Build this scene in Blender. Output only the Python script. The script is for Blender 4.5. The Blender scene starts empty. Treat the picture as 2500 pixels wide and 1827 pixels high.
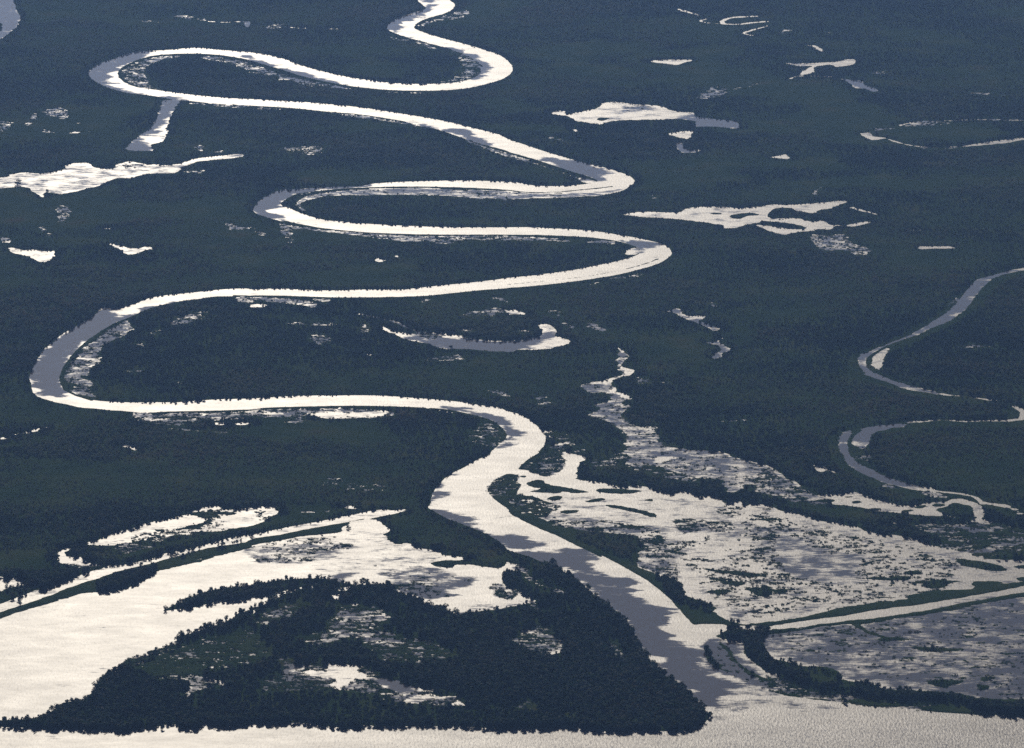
import bpy, math, random
import numpy as np
R = math.radians
scene = bpy.context.scene
COL = scene.collection
random.seed(7)
rng = np.random.default_rng(7)

# ------------------------------------------------------------------ camera, sky, sun, exposure
CAM_H, DEP, FPX, PW, PH = 1940.0, R(15.0), 11607.0, 2500.0, 1827.0
cam_data = bpy.data.cameras.new("camera")
cam_data.sensor_width = 36.0
cam_data.lens = 36.0 * FPX / PW
cam_data.clip_start, cam_data.clip_end = 10.0, 60000.0
cam = bpy.data.objects.new("camera", cam_data)
COL.objects.link(cam)
cam.location = (0, 0, CAM_H)
cam.rotation_euler = (math.pi / 2 - DEP, 0, 0)
scene.camera = cam

SUN_EL, SUN_AZ = R(22.5), R(-4.3)          # azimuth from the view axis (+Y), negative = left
world = bpy.data.worlds.new("World")
scene.world = world
world.use_nodes = True
wn = world.node_tree
wn.nodes.clear()
sky = wn.nodes.new("ShaderNodeTexSky")
sky.sky_type = 'NISHITA'
sky.sun_disc = False
sky.sun_elevation = SUN_EL
sky.sun_rotation = SUN_AZ
sky.air_density = 0.55
sky.dust_density = 0.5
bg = wn.nodes.new("ShaderNodeBackground")
bg.inputs[1].default_value = 0.05
wo = wn.nodes.new("ShaderNodeOutputWorld")
hs = wn.nodes.new("ShaderNodeHueSaturation")      # lowers the sky's saturation towards grey
hs.inputs["Saturation"].default_value = 0.6
wn.links.new(sky.outputs[0], hs.inputs["Color"])
wn.links.new(hs.outputs[0], bg.inputs[0])
wn.links.new(bg.outputs[0], wo.inputs[0])
sun_d = bpy.data.lights.new("sun", 'SUN')
sun_d.energy = 5.0
sun_d.angle = R(0.53)
sun_d.color = (1.0, 0.90, 0.75)
sun = bpy.data.objects.new("sun", sun_d)
COL.objects.link(sun)
# light travels from the sun (ahead, left, high) towards the camera
sun.rotation_euler = (-(math.pi / 2 - SUN_EL), 0, -SUN_AZ)
scene.view_settings.view_transform = 'Standard'
scene.view_settings.look = 'None'
scene.view_settings.gamma = 1.0
scene.view_settings.use_curve_mapping = False
scene.view_settings.exposure = -0.70
scene.cycles.max_bounces = 6
scene.cycles.volume_bounces = 0
scene.cycles.use_denoising = False

# ------------------------------------------------------------------ image pixel to ground helpers
SD, CD = math.sin(DEP), math.cos(DEP)
def to_ground(px, py):
    """pixel of the aerial image, cast through the camera -> metres on the ground plane"""
    a = (np.asarray(px, float) - PW / 2) / FPX
    b = (PH / 2 - np.asarray(py, float)) / FPX
    dz = b * CD - SD
    t = CAM_H / -dz
    return a * t, (CD + b * SD) * t
def to_photo(x, y, z=0.0):
    w = y * CD - (z - CAM_H) * SD
    v = y * SD + (z - CAM_H) * CD
    return PW / 2 + FPX * x / w, PH / 2 - FPX * v / w

K = 640.0 / 2250.0
CROP = dict(A=(0, 0), B=(620, 0), C=(1240, 0), D=(1860, 0), E=(0, 450), F=(620, 450), G=(1240, 450), H=(1860, 450),
            I=(0, 900), J=(620, 900), K=(1240, 900), L=(1860, 900), M=(0, 1357), N=(620, 1357), O=(1240, 1357), P=(1860, 1357))
def trace(text):
    """'A 10,20 30,40 B 5,6' -> image pixels; a letter names the image crop"""
    out, off = [], None
    for tok in text.split():
        if tok in CROP:
            off = CROP[tok]
        elif tok == 'S':
            off = None
        else:
            x, y = tok.split(',')
            x, y = float(x), float(y)
            out.append((x, y) if off is None else (off[0] + x * K, off[1] + y * K))
    return np.array(out)
def smooth(p, closed=True, n=3):
    q = []
    m = len(p)
    for i in range(m if closed else m - 1):
        p0, p1, p2, p3 = [p[(i + k) % m] if closed else p[min(max(i + k, 0), m - 1)] for k in (-1, 0, 1, 2)]
        for t in np.arange(n) / n:
            q.append(0.5 * ((2 * p1) + (p2 - p0) * t + (2 * p0 - 5 * p1 + 4 * p2 - p3) * t * t + (3 * p1 - p0 - 3 * p2 + p3) * t ** 3))
    if not closed:
        q.append(p[-1])
    return np.array(q)
def hash01(ix, iy, seed):
    h = (ix.astype(np.int64) * 374761393 + iy.astype(np.int64) * 668265263 + seed * 974634777) & 0xFFFFFFFF
    h = ((h ^ (h >> 13)) * 1274126177) & 0xFFFFFFFF
    h = ((h ^ (h >> 16)) * 2246822519) & 0xFFFFFFFF
    return ((h ^ (h >> 15)) & 0xFFFFFF) / float(0xFFFFFF)
def vnoise(x, y, seed):
    xi, yi = np.floor(x), np.floor(y)
    fx, fy = x - xi, y - yi
    fx = fx * fx * (3 - 2 * fx)
    fy = fy * fy * (3 - 2 * fy)
    a, b = hash01(xi, yi, seed), hash01(xi + 1, yi, seed)
    c, d = hash01(xi, yi + 1, seed), hash01(xi + 1, yi + 1, seed)
    return (a + (b - a) * fx) * (1 - fy) + (c + (d - c) * fx) * fy
def fbm(x, y, size, octv, seed, stretch=1.0, gain=0.55):
    """fractal noise, about -1..1; size in metres, stretch > 1 draws it out along x"""
    s, amp, tot = 0.0, 1.0, 0.0
    ca, sa = math.cos(0.5), math.sin(0.5)
    X, Y = x / (size * stretch), y / size
    for o in range(octv):
        s = s + amp * (vnoise(X + 17.3 * o, Y - 9.1 * o, seed + o) * 2 - 1)
        tot += amp * amp
        amp *= gain
        X, Y = (X * ca - Y * sa) * 2.03, (X * sa + Y * ca) * 2.03
    return s / math.sqrt(tot) * 1.25
def sstep(a, b, x):
    t = np.clip((x - a) / (b - a), 0, 1)
    return t * t * (3 - 2 * t)

# ------------------------------------------------------------------ ground grid of the delta, spaced in image pixels (finer where it is near)
STEP = 2.2
u_in = np.arange(-190, 2690.1, STEP)
v_in = np.arange(-190, 2010.1, 1.6)
u_ax = np.concatenate([[-16000, -9000, -5000, -2800, -1500, -800, -450, -280], u_in, [2780, 2950, 3300, 4000, 5300, 7500, 11500, 18500]])
v_ax = np.concatenate([[-2080, -1800, -1450, -1100, -800, -560, -400, -290], v_in, [2100, 2300, 2700, 3500, 5000, 8000, 13000]])
NU, NV = len(u_ax), len(v_ax)
UU, VV = np.meshgrid(u_ax, v_ax)
GX, GY = to_ground(UU, VV)
LAND = np.full((NV, NU), 60.0)             # metres to the nearest water edge, negative in water
REED = np.zeros((NV, NU))                  # emergent grass and reeds
OPEN = np.zeros((NV, NU))                  # 1 = no trees
CALM = np.full((NV, NU), -0.12)                  # 1 = sheltered, mirror-like water

def sdf(poly_photo, pad_px):
    """signed distance in metres (+ inside) on the part of the grid round the outline"""
    lo, hi = poly_photo.min(0) - pad_px, poly_photo.max(0) + pad_px
    c0, c1 = np.searchsorted(u_ax, lo[0]), np.searchsorted(u_ax, hi[0])
    r0, r1 = np.searchsorted(v_ax, lo[1]), np.searchsorted(v_ax, hi[1])
    sl = (slice(r0, r1), slice(c0, c1))
    px, py = to_ground(poly_photo[:, 0], poly_photo[:, 1])
    n = len(px)
    d2 = np.full((r1 - r0, c1 - c0), 25.0 ** 2)
    ins = np.zeros(d2.shape, bool)
    X, Y = GX[sl], GY[sl]
    pu, pv = poly_photo[:, 0], poly_photo[:, 1]
    rows = Y[:, 0]
    cross = [[] for _ in range(r1 - r0)]
    for i in range(n):
        k = (i + 1) % n
        ax, ay, bx, by = px[i], py[i], px[k], py[k]
        # crossings of each grid row (y is constant along a row; rows run far to near)
        if ay != by:
            ya, yb = min(ay, by), max(ay, by)
            q0 = np.searchsorted(-rows, -yb, 'left')
            q1 = np.searchsorted(-rows, -ya, 'left')
            for q in range(q0, q1):
                cross[q].append(ax + (rows[q] - ay) * (bx - ax) / (by - ay))
        a0 = np.searchsorted(u_ax, min(pu[i], pu[k]) - 62) - c0
        a1 = np.searchsorted(u_ax, max(pu[i], pu[k]) + 62) - c0
        b0 = np.searchsorted(v_ax, min(pv[i], pv[k]) - 32) - r0
        b1 = np.searchsorted(v_ax, max(pv[i], pv[k]) + 32) - r0
        a0, b0 = max(a0, 0), max(b0, 0)
        if a1 <= a0 or b1 <= b0:
            continue
        w = (slice(b0, b1), slice(a0, a1))
        ex, ey = bx - ax, by - ay
        L2 = ex * ex + ey * ey + 1e-9
        wx, wy = X[w] - ax, Y[w] - ay
        t = np.clip((wx * ex + wy * ey) / L2, 0, 1)
        d2[w] = np.minimum(d2[w], (wx - t * ex) ** 2 + (wy - t * ey) ** 2)
    for q, cs in enumerate(cross):
        if cs:
            ins[q] = np.searchsorted(np.sort(cs), X[q]) % 2 == 1
    d = np.sqrt(d2)
    return sl, np.where(ins, d, -d)
def rough(sl, amp, size, seed, stretch=1.0):
    return 1.25 * amp * fbm(GX[sl], GY[sl], size, 5, seed, stretch, 0.66)
COURSE = []
_seed = [100]
def nseed():
    _seed[0] += 11
    return _seed[0]
def water(text, amp=1.5, size=16.0, sm=True, keep=False):
    p = trace(text)
    sl, d = sdf(smooth(p) if sm else p, 40)
    d = d + rough(sl, amp * (1.0 if keep else 1.3), size, nseed(), 1.6)
    LAND[sl] = np.minimum(LAND[sl], -d)
    q = np.roll(p, -1, 0)
    small = abs(np.sum(p[:, 0] * q[:, 1] - q[:, 0] * p[:, 1])) / 2 < 20000      # pools lie sheltered among the trees
    CALM[sl] = np.where(d > -0.5, 0.32 if small else -0.12, CALM[sl])
    if keep:
        COURSE.append((sl, d))
def island(text, amp=2.2, size=11.0, open_=0.5):
    sl, d = sdf(smooth(trace(text)), 30)
    d = d + rough(sl, amp, size, nseed(), 1.6)
    LAND[sl] = np.maximum(LAND[sl], np.minimum(d, 12.0))
    OPEN[sl] = np.where(d > -1, open_, OPEN[sl])
def marsh(text, wet=0.0, size=22.0, feather=10.0, stretch=2.6, amp=6.0, still=0.9):
    """flooded grass: wet -1 .. 1 moves the share of open water"""
    sl, d = sdf(smooth(trace(text)), 40)
    w = sstep(-feather, feather, d + rough(sl, feather * 0.7, size * 1.5, nseed(), 1.5))
    stretch = 1 + (stretch - 1) * 0.4
    n = 0.45 * fbm(GX[sl], GY[sl], size * 1.6, 3, nseed(), stretch, 0.6) + 0.85 * fbm(GX[sl], GY[sl], size * 0.55, 4, nseed(), stretch * 1.15, 0.8)
    m = (n - wet - 0.08) * amp
    LAND[sl] = LAND[sl] * (1 - w) + m * w
    OPEN[sl] = np.maximum(OPEN[sl], sstep(0.15, 0.4, w))
    REED[sl] = np.maximum(REED[sl], w * (1.0 if wet < 0.6 else 0.35))
    CALM[sl] = CALM[sl] * (1 - w) + still * w          # reeds keep the breeze off
def line(text, width, amp=0.8, land=False, fade=False):
    """creek (or thin bank when land) along a course, width in metres"""
    p = smooth(trace(text), closed=False)
    wpx = 3.0
    n = np.gradient(p, axis=0)
    n = np.stack([-n[:, 1], n[:, 0]], 1)
    # widen on the ground, not in the photo
    gx, gy = to_ground(p[:, 0], p[:, 1])
    g = np.stack([gx, gy], 1)
    t = np.gradient(g, axis=0)
    t /= np.linalg.norm(t, axis=1, keepdims=True) + 1e-9
    nn = np.stack([-t[:, 1], t[:, 0]], 1)
    poly = np.concatenate([g + nn * width / 2, (g - nn * width / 2)[::-1]])
    ppx, ppy = to_photo(poly[:, 0], poly[:, 1])
    sl, d = sdf(np.stack([ppx, ppy], 1), 25)
    d = d + rough(sl, amp, 12.0, nseed(), 1.3)
    if land:
        LAND[sl] = np.maximum(LAND[sl], np.minimum(d * 1.5, 4.0))
        OPEN[sl] = np.where(d > -2, 0.75, OPEN[sl])
    else:
        LAND[sl] = np.minimum(LAND[sl], -d)
def open_ground(text, feather=4.0):
    sl, d = sdf(smooth(trace(text)), 25)
    OPEN[sl] = np.maximum(OPEN[sl], sstep(-feather, feather, d))
def clear(text, width):
    """low bank: only scrub grows along this course"""
    p = smooth(trace(text), closed=False)
    gx, gy = to_ground(p[:, 0], p[:, 1])
    g = np.stack([gx, gy - width * 0.3], 1)
    t = np.gradient(g, axis=0)
    t /= np.linalg.norm(t, axis=1, keepdims=True) + 1e-9
    nn = np.stack([-t[:, 1], t[:, 0]], 1)
    poly = np.concatenate([g + nn * width / 2, (g - nn * width / 2)[::-1]])
    sl, d = sdf(np.stack(to_photo(poly[:, 0], poly[:, 1]), 1), 25)
    OPEN[sl] = np.maximum(OPEN[sl], 0.7 * sstep(-4, 4, d))
def woods(text, feather=3.0):
    sl, d = sdf(smooth(trace(text)), 25)
    w = sstep(-feather, feather, d + rough(sl, 3.0, 20, nseed()))
    OPEN[sl] *= (1 - w)
def calm(text, value=1.35, feather=7.0, amp=6.0):
    sl, d = sdf(smooth(trace(text)), 30)
    w = sstep(-feather, feather, d + rough(sl, amp, 30, nseed(), 2.5))
    CALM[sl] = CALM[sl] * (1 - w) + value * w

# ------------------------------------------------------------------ outlines traced from image pixels: river, ponds, marsh, islands
# main river, reach by reach
RIVER = [
 "B 1405,-60 1405,0 1440,35 1475,75 1390,105 1250,150 1170,195 1143,235 1165,265 1220,290 1320,325 1420,350 1550,385 1700,425 1800,465 1890,515 1940,555 1958,580 1930,640 1860,680 1720,710 1500,722 1400,722 1150,710 1000,690 800,660 640,625 500,590 350,545 300,520 150,478 0,456 "
 "A 2150,450 2000,438 1850,425 1700,412 1600,415 1500,425 1350,435 1230,440 1080,465 980,505 860,545 790,590 760,630 790,680 850,720 950,760 1100,800 1250,815 1400,840 1500,856 1600,866 1700,875 1900,895 2100,905 2205,911 "
 "B 0,910 200,920 400,935 630,960 830,975 1000,995 1150,1020 1300,1045 1400,1080 1500,1095 1600,1120 1750,1170 1850,1205 2000,1250 2120,1280 2200,1310 "
 "C 0,1310 200,1360 350,1410 550,1475 700,1520 770,1555 680,1580 500,1595 350,1600 200,1590 100,1570 0,1563 "
 "B 2000,1555 1800,1550 1500,1555 1200,1565 1000,1580 900,1600 700,1605 500,1615 300,1630 "
 "F 280,40 200,60 130,90 60,130 15,180 -12,215 20,250 60,268 160,298 300,332 450,358 600,380 900,410 1200,425 1500,432 1900,434 2180,434 "
 "G 0,433 250,437 500,445 700,458 850,475 980,500 1080,530 1135,565 1130,590 1080,620 950,660 800,690 600,730 400,760 200,785 0,805 "
 "F 2000,830 1700,860 1450,885 1250,905 1050,905 900,905 800,910 600,912 400,905 200,895 0,903 "
 "E 2100,895 1950,900 1800,915 1650,930 1500,945 1350,965 1250,990 1150,1030 1080,1045 1020,1065 940,1060 870,1060 820,1120 720,1180 620,1240 530,1290 450,1360 370,1430 310,1520 270,1600 255,1652 "
 "I 250,75 270,150 300,225 380,262 480,290 560,305 640,325 720,338 830,345 950,358 1040,362 1200,378 1290,378 1500,368 1800,362 2180,350 "
 "J 0,340 300,330 600,322 900,318 1200,325 1450,335 1650,350 1850,390 2000,430 2100,485 2150,540 2165,580 2130,630 2060,690 2010,745 1920,780 1810,845 1700,900 1620,960 1570,1020 1530,1080 1515,1160 1500,1200 1560,1230 1650,1285 1800,1340 1950,1400 2050,1450 2150,1520 "
 "K 0,1555 100,1590 200,1620 300,1660 O 300,30 420,100 500,150 600,220 680,280 760,350 850,420 950,500 1030,580 1080,660 1100,740 1160,800 1210,880 1280,960 1350,1030 1440,1080 1500,1130 1570,1190 1620,1250 1690,1300 1730,1350 "
 "O 2350,1330 2250,1165 2050,1095 1950,1020 1850,985 1740,930 1690,840 1690,740 1780,690 1850,655 1800,610 1610,597 1540,540 1450,440 1380,360 1230,240 1100,155 950,75 810,0 "
 "K 800,1620 700,1570 550,1500 430,1440 250,1365 100,1290 0,1230 J 2180,1210 2100,1150 2030,1090 2005,1030 2050,970 2130,920 K 0,905 60,905 95,880 95,850 150,800 250,730 300,670 325,610 315,570 270,510 200,450 100,395 0,368 "
 "J 2100,335 1950,315 1800,290 1600,270 1400,255 1150,235 950,230 700,232 500,232 250,240 0,258 "
 "I 2000,262 1800,270 1600,285 1500,292 1350,290 1150,292 950,285 800,270 700,240 600,200 545,150 522,75 540,0 "
 "E 525,1650 560,1570 620,1480 700,1390 800,1310 900,1245 1000,1190 1150,1130 1300,1065 1450,1025 1550,1005 1700,985 1850,965 2000,962 2180,956 "
 "F 0,955 200,955 400,962 600,968 780,972 900,970 1100,970 1300,965 1500,955 1750,930 2000,905 2180,893 "
 "G 0,890 200,875 400,855 600,830 800,800 950,775 1150,725 1280,685 1350,650 1390,620 1405,590 1390,550 1340,520 1240,490 1100,460 950,435 800,410 600,390 400,380 200,370 0,370 "
 "F 1900,372 1750,370 1500,365 1250,355 1050,345 900,335 750,320 620,310 500,280 380,240 320,210 250,190 235,165 270,140 350,100 450,80 600,55 750,40 950,30 1200,22 1500,22 1900,33 2180,55 "
 "G 0,65 250,80 450,75 600,85 700,98 850,85 970,60 1040,20 1058,-20 C 1060,1590 1090,1550 1030,1505 950,1475 830,1440 650,1395 480,1350 300,1295 150,1245 0,1195 "
 "B 2100,1155 1900,1105 1700,1055 1500,1015 1350,990 1200,965 1000,935 800,910 500,882 250,868 0,853 "
 "A 2100,850 1900,838 1700,820 1500,795 1350,775 1200,750 1100,715 1040,670 1022,630 1050,585 1120,545 1220,505 1300,480 1400,470 1550,462 1700,462 1850,470 2000,490 2150,520 2205,538 "
 "B 100,565 250,605 400,655 600,700 800,735 950,755 1150,772 1400,780 1650,775 1850,755 2000,720 2120,685 2200,635 2220,580 2180,525 2100,470 1980,430 1850,390 1700,350 1550,310 1420,265 1375,240 1400,200 1500,155 1640,115 1715,70 1720,30 1680,0 1680,-60"]
for t in RIVER:
    water(t, 0.6, 18, keep=True)

# the wide bay along the near shore
water("S -20000,1775 M 0,1470 200,1480 330,1482 440,1500 560,1476 640,1490 800,1502 930,1490 1050,1510 1250,1488 1400,1455 1520,1445 1550,1480 1700,1490 1750,1437 1900,1465 2100,1458 2200,1440 "
      "N 0,1435 150,1448 300,1433 480,1440 600,1465 700,1475 780,1490 900,1480 950,1456 1050,1466 1200,1470 1400,1463 1600,1466 1850,1470 2000,1480 2200,1490 "
      "O 0,1486 200,1490 350,1488 450,1466 600,1480 700,1500 850,1510 1000,1515 1200,1500 1400,1515 1560,1500 1680,1450 1740,1370 1800,1250 2000,1130 2200,1140 "
      "P 0,1150 200,1200 450,1232 700,1270 1000,1292 1400,1335 1850,1368 2250,1378 S 20000,1760 20000,5200 -20000,5200", 1.0, 9, sm=False)
# lagoon west of the spit
water("M -400,745 0,545 150,490 350,430 550,370 700,325 850,318 1000,300 1150,260 1250,200 1350,140 1600,80 1750,40 1850,10 I 1700,1640 1900,1600 2100,1560 2200,1540 "
      "J 0,1515 200,1485 400,1440 550,1430 750,1405 780,1350 900,1305 1050,1300 1150,1370 1170,1392 1120,1422 1150,1470 1230,1512 1320,1500 1400,1540 1550,1560 1650,1600 1770,1620 "
      "N 1790,20 1740,75 1900,80 2080,105 2180,80 2240,98 2150,150 2130,215 2170,285 2250,300 O 230,385 220,395 N 2250,425 2050,462 1850,482 1750,508 1680,470 1600,430 1470,430 1450,382 1300,330 1190,290 1130,245 1000,245 870,255 800,300 720,300 600,280 430,283 300,318 230,352 150,382 30,442 0,490 "
      "M 2200,440 2050,500 1950,560 1850,600 1770,620 1640,662 1520,702 1500,772 1370,802 1260,882 1170,892 1060,942 960,1002 910,1004 850,1062 810,1142 775,1202 770,1238 650,1242 530,1272 450,1332 360,1382 200,1402 0,1412 -400,1440", 1.5, 12)
# tree covered bar in the lagoon
island("M 1398,478 1450,440 1550,405 1620,370 1750,315 1900,285 2250,240 N 0,250 200,215 400,195 600,195 700,222 830,240 850,262 700,275 480,262 370,277 150,332 0,357 M 2100,382 1950,392 1850,402 1700,440 1600,452 1500,462", 1.2, 9, 0.0)
island("J 0,1600 60,1575 180,1565 260,1590 280,1630 200,1650 N 100,40 20,30", 1.0, 8, 0.0)
island("N 1520,62 1620,40 1800,40 2250,20 2250,70 2180,82 2080,105 1900,82 1740,76 1700,104 1580,96", 1.2, 10, 0.3)
# reed flats at the head of the lagoon
marsh("J -100,1560 300,1480 600,1440 760,1430 900,1450 1130,1440 900,1500 850,1560 560,1640 N 300,70 0,60 J 60,1640", 0.42, 30, 8, 4.5, 4)
marsh("N 900,90 1300,60 1700,120 1900,220 1700,300 1450,260 1150,180 900,150", 0.85, 20, 10, 4.0, 4)
marsh("N 1180,250 1450,235 1700,330 1650,370 1480,370 1350,330", 0.2, 22, 6, 4.0, 4)
marsh("N 2010,280 2120,240 2170,285 2250,280 2250,380 2130,372", -0.1, 14, 5, 2.5, 4)
# straight canal on the west bank and its dykes
water("M -300,520 0,415 150,360 300,300 400,285 500,245 640,195 700,165 870,110 950,80 1050,80 1200,50 1400,0 I 1380,1605 1450,1580 1700,1530 1850,1490 2000,1450 2250,1410 J 300,1360 600,1305 900,1245 1100,1210 1180,1222 1300,1208 1300,1222 1200,1240 1000,1280 700,1335 400,1390 200,1430 0,1460 I 2100,1490 1850,1530 1730,1555 1500,1620 M 1460,20 1300,65 1150,100 1000,140 900,175 800,205 600,270 400,350 200,420 0,485 -300,600", 0.7, 9)
line("J 1300,1215 1200,1243 1000,1283 900,1320 820,1345 770,1370 790,1420", 5.0, 0.6)
open_ground("M -300,600 0,485 200,420 400,350 600,270 800,205 1000,140 1300,65 1460,20 I 1730,1555 2100,1490 J 0,1460 400,1390 1000,1280 1000,1330 760,1400 400,1440 0,1525 I 1900,1610 M 1750,50 1350,150 1150,270 850,330 550,380 150,500 -300,680", 3)
woods("M 840,310 870,240 1050,150 1300,80 1340,120 1250,200 1150,255 1000,295")
woods("I 1450,1600 1520,1565 1720,1530 1740,1560 1500,1650")
woods("I 1850,1535 1870,1490 2080,1450 2100,1500 1900,1570")
open_ground("M -100,450 0,400 300,285 640,180 500,220 300,270 150,310 -100,350")
open_ground("I 1150,1600 1450,1500 1900,1400 2250,1380 J 0,1390 600,1290 600,1240 300,1250 100,1330 I 2000,1380 1700,1440 1300,1560")
# ponds beside the west canal
water("I 730,1510 870,1460 950,1420 1150,1370 1290,1320 1450,1290 1530,1270 1620,1240 1720,1200 1850,1170 1900,1205 1990,1212 2100,1205 2140,1190 2200,1187 J 0,1190 140,1185 220,1240 120,1280 40,1330 0,1342 I 2180,1350 2020,1370 1940,1365 1870,1290 1800,1290 1700,1330 1500,1380 1420,1385 1320,1380 1330,1410 1140,1440 1130,1500 950,1515", 1.6, 11)
marsh("I 1620,1245 1720,1215 1900,1205 2050,1240 1990,1260 1890,1260 1860,1290 1640,1275", -0.15, 12, 4, 4, 3)
marsh("I 1790,1300 1870,1280 1960,1370 1830,1400 1700,1390 1720,1340", 0.5, 14, 6, 3, 3)
marsh("I 1140,1445 1280,1405 1480,1385 1720,1370 1680,1430 1460,1445 1400,1490 1220,1480 1150,1500", 0.12, 12, 5, 3, 3)
marsh("I 950,1520 1130,1500 1240,1520 1360,1530 1200,1560 1080,1600 1000,1560", 0.25, 12, 5, 3, 3)
marsh("J 0,1210 120,1225 150,1270 60,1300 0,1290 I 2200,1270", 0.25, 9, 3, 3, 3)
water("I 490,1590 560,1542 615,1533 560,1580 590,1612 700,1622 740,1640 M 700,40 880,92 750,100 690,95 590,80 510,55 500,25 520,0", 1.2, 8)
marsh("M 560,60 700,80 880,95 760,140 680,120", -0.1, 9, 5, 3, 3)
water("M -200,180 0,185 60,205 100,198 165,193 230,240 140,266 60,282 0,305 -200,370", 1.4, 7)
water("J 760,1190 810,1182 850,1185 885,1205 800,1200", 0.6, 6)
marsh("J 420,1230 600,1210 750,1200 660,1230 450,1240", -0.2, 10, 4, 3)
marsh("J 600,960 700,930 1150,1000 1100,1060 750,1040 570,1010", -0.55, 12, 8, 2.5)
# spit between river and bay: flooded hollows
marsh("N 200,880 300,875 420,930 900,930 1300,1090 1530,1150 1750,1210 1830,1300 1930,1335 1700,1310 1300,1275 900,1190 500,1170 100,1190 0,1120 200,1000", 0.0, 13, 8, 2.6, 4)
water("N 255,1005 290,960 440,948 445,970 350,992", 1.2, 7)
water("N 420,1010 480,975 600,1000 620,930 690,930 890,940 912,965 890,990 1000,1040 1150,1060 1255,1092 1170,1102 1060,1078 870,1065 740,1152 650,1112 700,1062 560,1040 440,1036", 1.5, 8)
water("N 1060,1085 1250,1095 1310,1100 1400,1130 1530,1150 1450,1168 1350,1180 1280,1200 1150,1140", 1.5, 8)
water("N 1280,1262 1350,1215 1500,1185 1600,1210 1755,1210 1500,1232 1400,1267", 1.3, 6)
water("N 1680,1286 1750,1230 1815,1290", 0.8, 6, sm=False)
water("N 1300,708 1405,730 1402,760 1310,797 1335,750", 1.0, 6)
water("N 650,352 700,332 780,350 720,372", 0.8, 6)
water("N 755,485 800,468 830,475 780,485", 0.5, 5)
water("M 1630,1085 1680,1042 1900,1080 1900,1120 1700,1112", 1.0, 7)
marsh("M 1330,1050 1400,1030 1700,1030 1950,1130 1750,1150 1620,1230 1560,1200 1650,1120 1500,1060", -0.05, 10, 6, 3)
marsh("N 0,560 200,420 330,405 450,430 300,540 100,600", -0.12, 11, 8, 2.8)
marsh("N 300,700 600,620 760,420 1080,450 1180,520 1120,620 1250,700 1450,720 1750,830 1700,900 1350,940 1080,880 900,720 600,780 400,740", -0.08, 12, 9, 2.8)
marsh("N 1400,610 1550,600 1520,640 1430,630", -0.1, 9, 4, 3)
marsh("M 1100,900 1900,650 2200,600 2250,900 1600,1010 1200,1000", -0.75, 10, 10, 2.6)
water("M 780,1258 850,1290 935,1335 960,1350 880,1310 800,1285", 0.5, 6)
water("O 130,718 230,748 330,730 485,742 400,782 230,766", 0.8, 7)
water("O 330,852 400,815 500,808 460,830", 0.6, 6)
marsh("O 30,700 200,600 310,600 420,660 430,720 490,770 400,830 270,852 60,750", 0.02, 12, 6, 2.6)
water("O -300,430 -100,400 0,384 232,384 150,410 0,442 -300,480", 1.0, 8)
water("O 0,283 60,288 62,300 0,314 -40,300", 0.6, 5)
water("O -10,55 60,75 110,120 60,130 -20,110", 0.8, 6)
marsh("O 60,70 180,100 220,200 530,320 500,350 330,290 200,230 100,130", 0.05, 10, 5, 2.2)
marsh("O 200,390 330,470 250,480 180,420", 0.1, 9, 4, 2.5)
marsh("O 860,720 930,720 1000,850 950,880 880,790", -0.1, 10, 5, 2)
marsh("O 50,1300 170,1240 280,1280 180,1330", -0.2, 9, 5, 2.6)

# flooded grassland east of the river mouth
water("K 60,905 100,862 280,918 400,912 440,870 500,800 460,745 485,713 560,735 672,770 622,800 600,870 592,930 640,962 800,976 1000,1022 1060,1005 1200,1016 1300,1060 1430,1080 1490,1052 1650,1106 1700,1086 1830,1120 1870,1152 2000,1140 2020,1182 2100,1160 2180,1172 "
      "L 0,1170 100,1190 170,1226 280,1240 400,1272 500,1312 650,1326 720,1356 830,1360 880,1390 950,1410 1060,1442 1130,1430 1300,1466 1400,1500 1500,1532 1600,1540 1760,1556 1800,1600 1900,1612 P 1950,25 2250,40 S 2800,1370 2800,1360 P 3000,150 2250,215 2100,238 1830,240 1800,288 1400,300 1250,310 1240,368 950,402 700,440 400,512 0,580 "
      "O 2000,588 1900,560 1750,480 1800,440 1700,400 1530,330 1450,200 1130,100 1250,20 K 1350,1560 1330,1480 1200,1440 900,1400 450,1340 340,1268 350,1240 430,1200 420,1172 330,1140 230,1110 200,1096 110,1086 65,1060 110,1010 70,970", 1.8, 14)
marsh("K 340,1270 500,1290 900,1310 1330,1390 1350,1500 1420,1600 O 1500,100 1450,200 1130,100 K 1100,1600 1100,1440 700,1400 430,1360 220,1280", 0.25, 18, 6, 3.5, 4, 0.9)
marsh("K 1400,1290 1650,1290 1940,1330 1940,1420 1680,1390 1520,1420 1440,1370", 0.1, 16, 6, 4, 3)
marsh("K 1350,1560 1400,1480 1600,1470 1740,1420 1750,1500 1640,1520 1500,1570 O 1950,60 1700,60 1480,40", 0.35, 16, 8, 4, 3)
marsh("K 1700,1200 2200,1180 L 200,1290 900,1420 1500,1560 P 1700,10 1700,200 1200,380 600,440 0,540 O 1900,480 1700,330 1700,200 K 1950,1500 2000,1350", 0.45, 10, 14, 3.0, 5)
marsh("O 1500,60 1800,110 2100,130 2250,170 2100,180 1850,220 1700,200 1600,140", 0.45, 15, 6, 4, 3)
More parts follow.
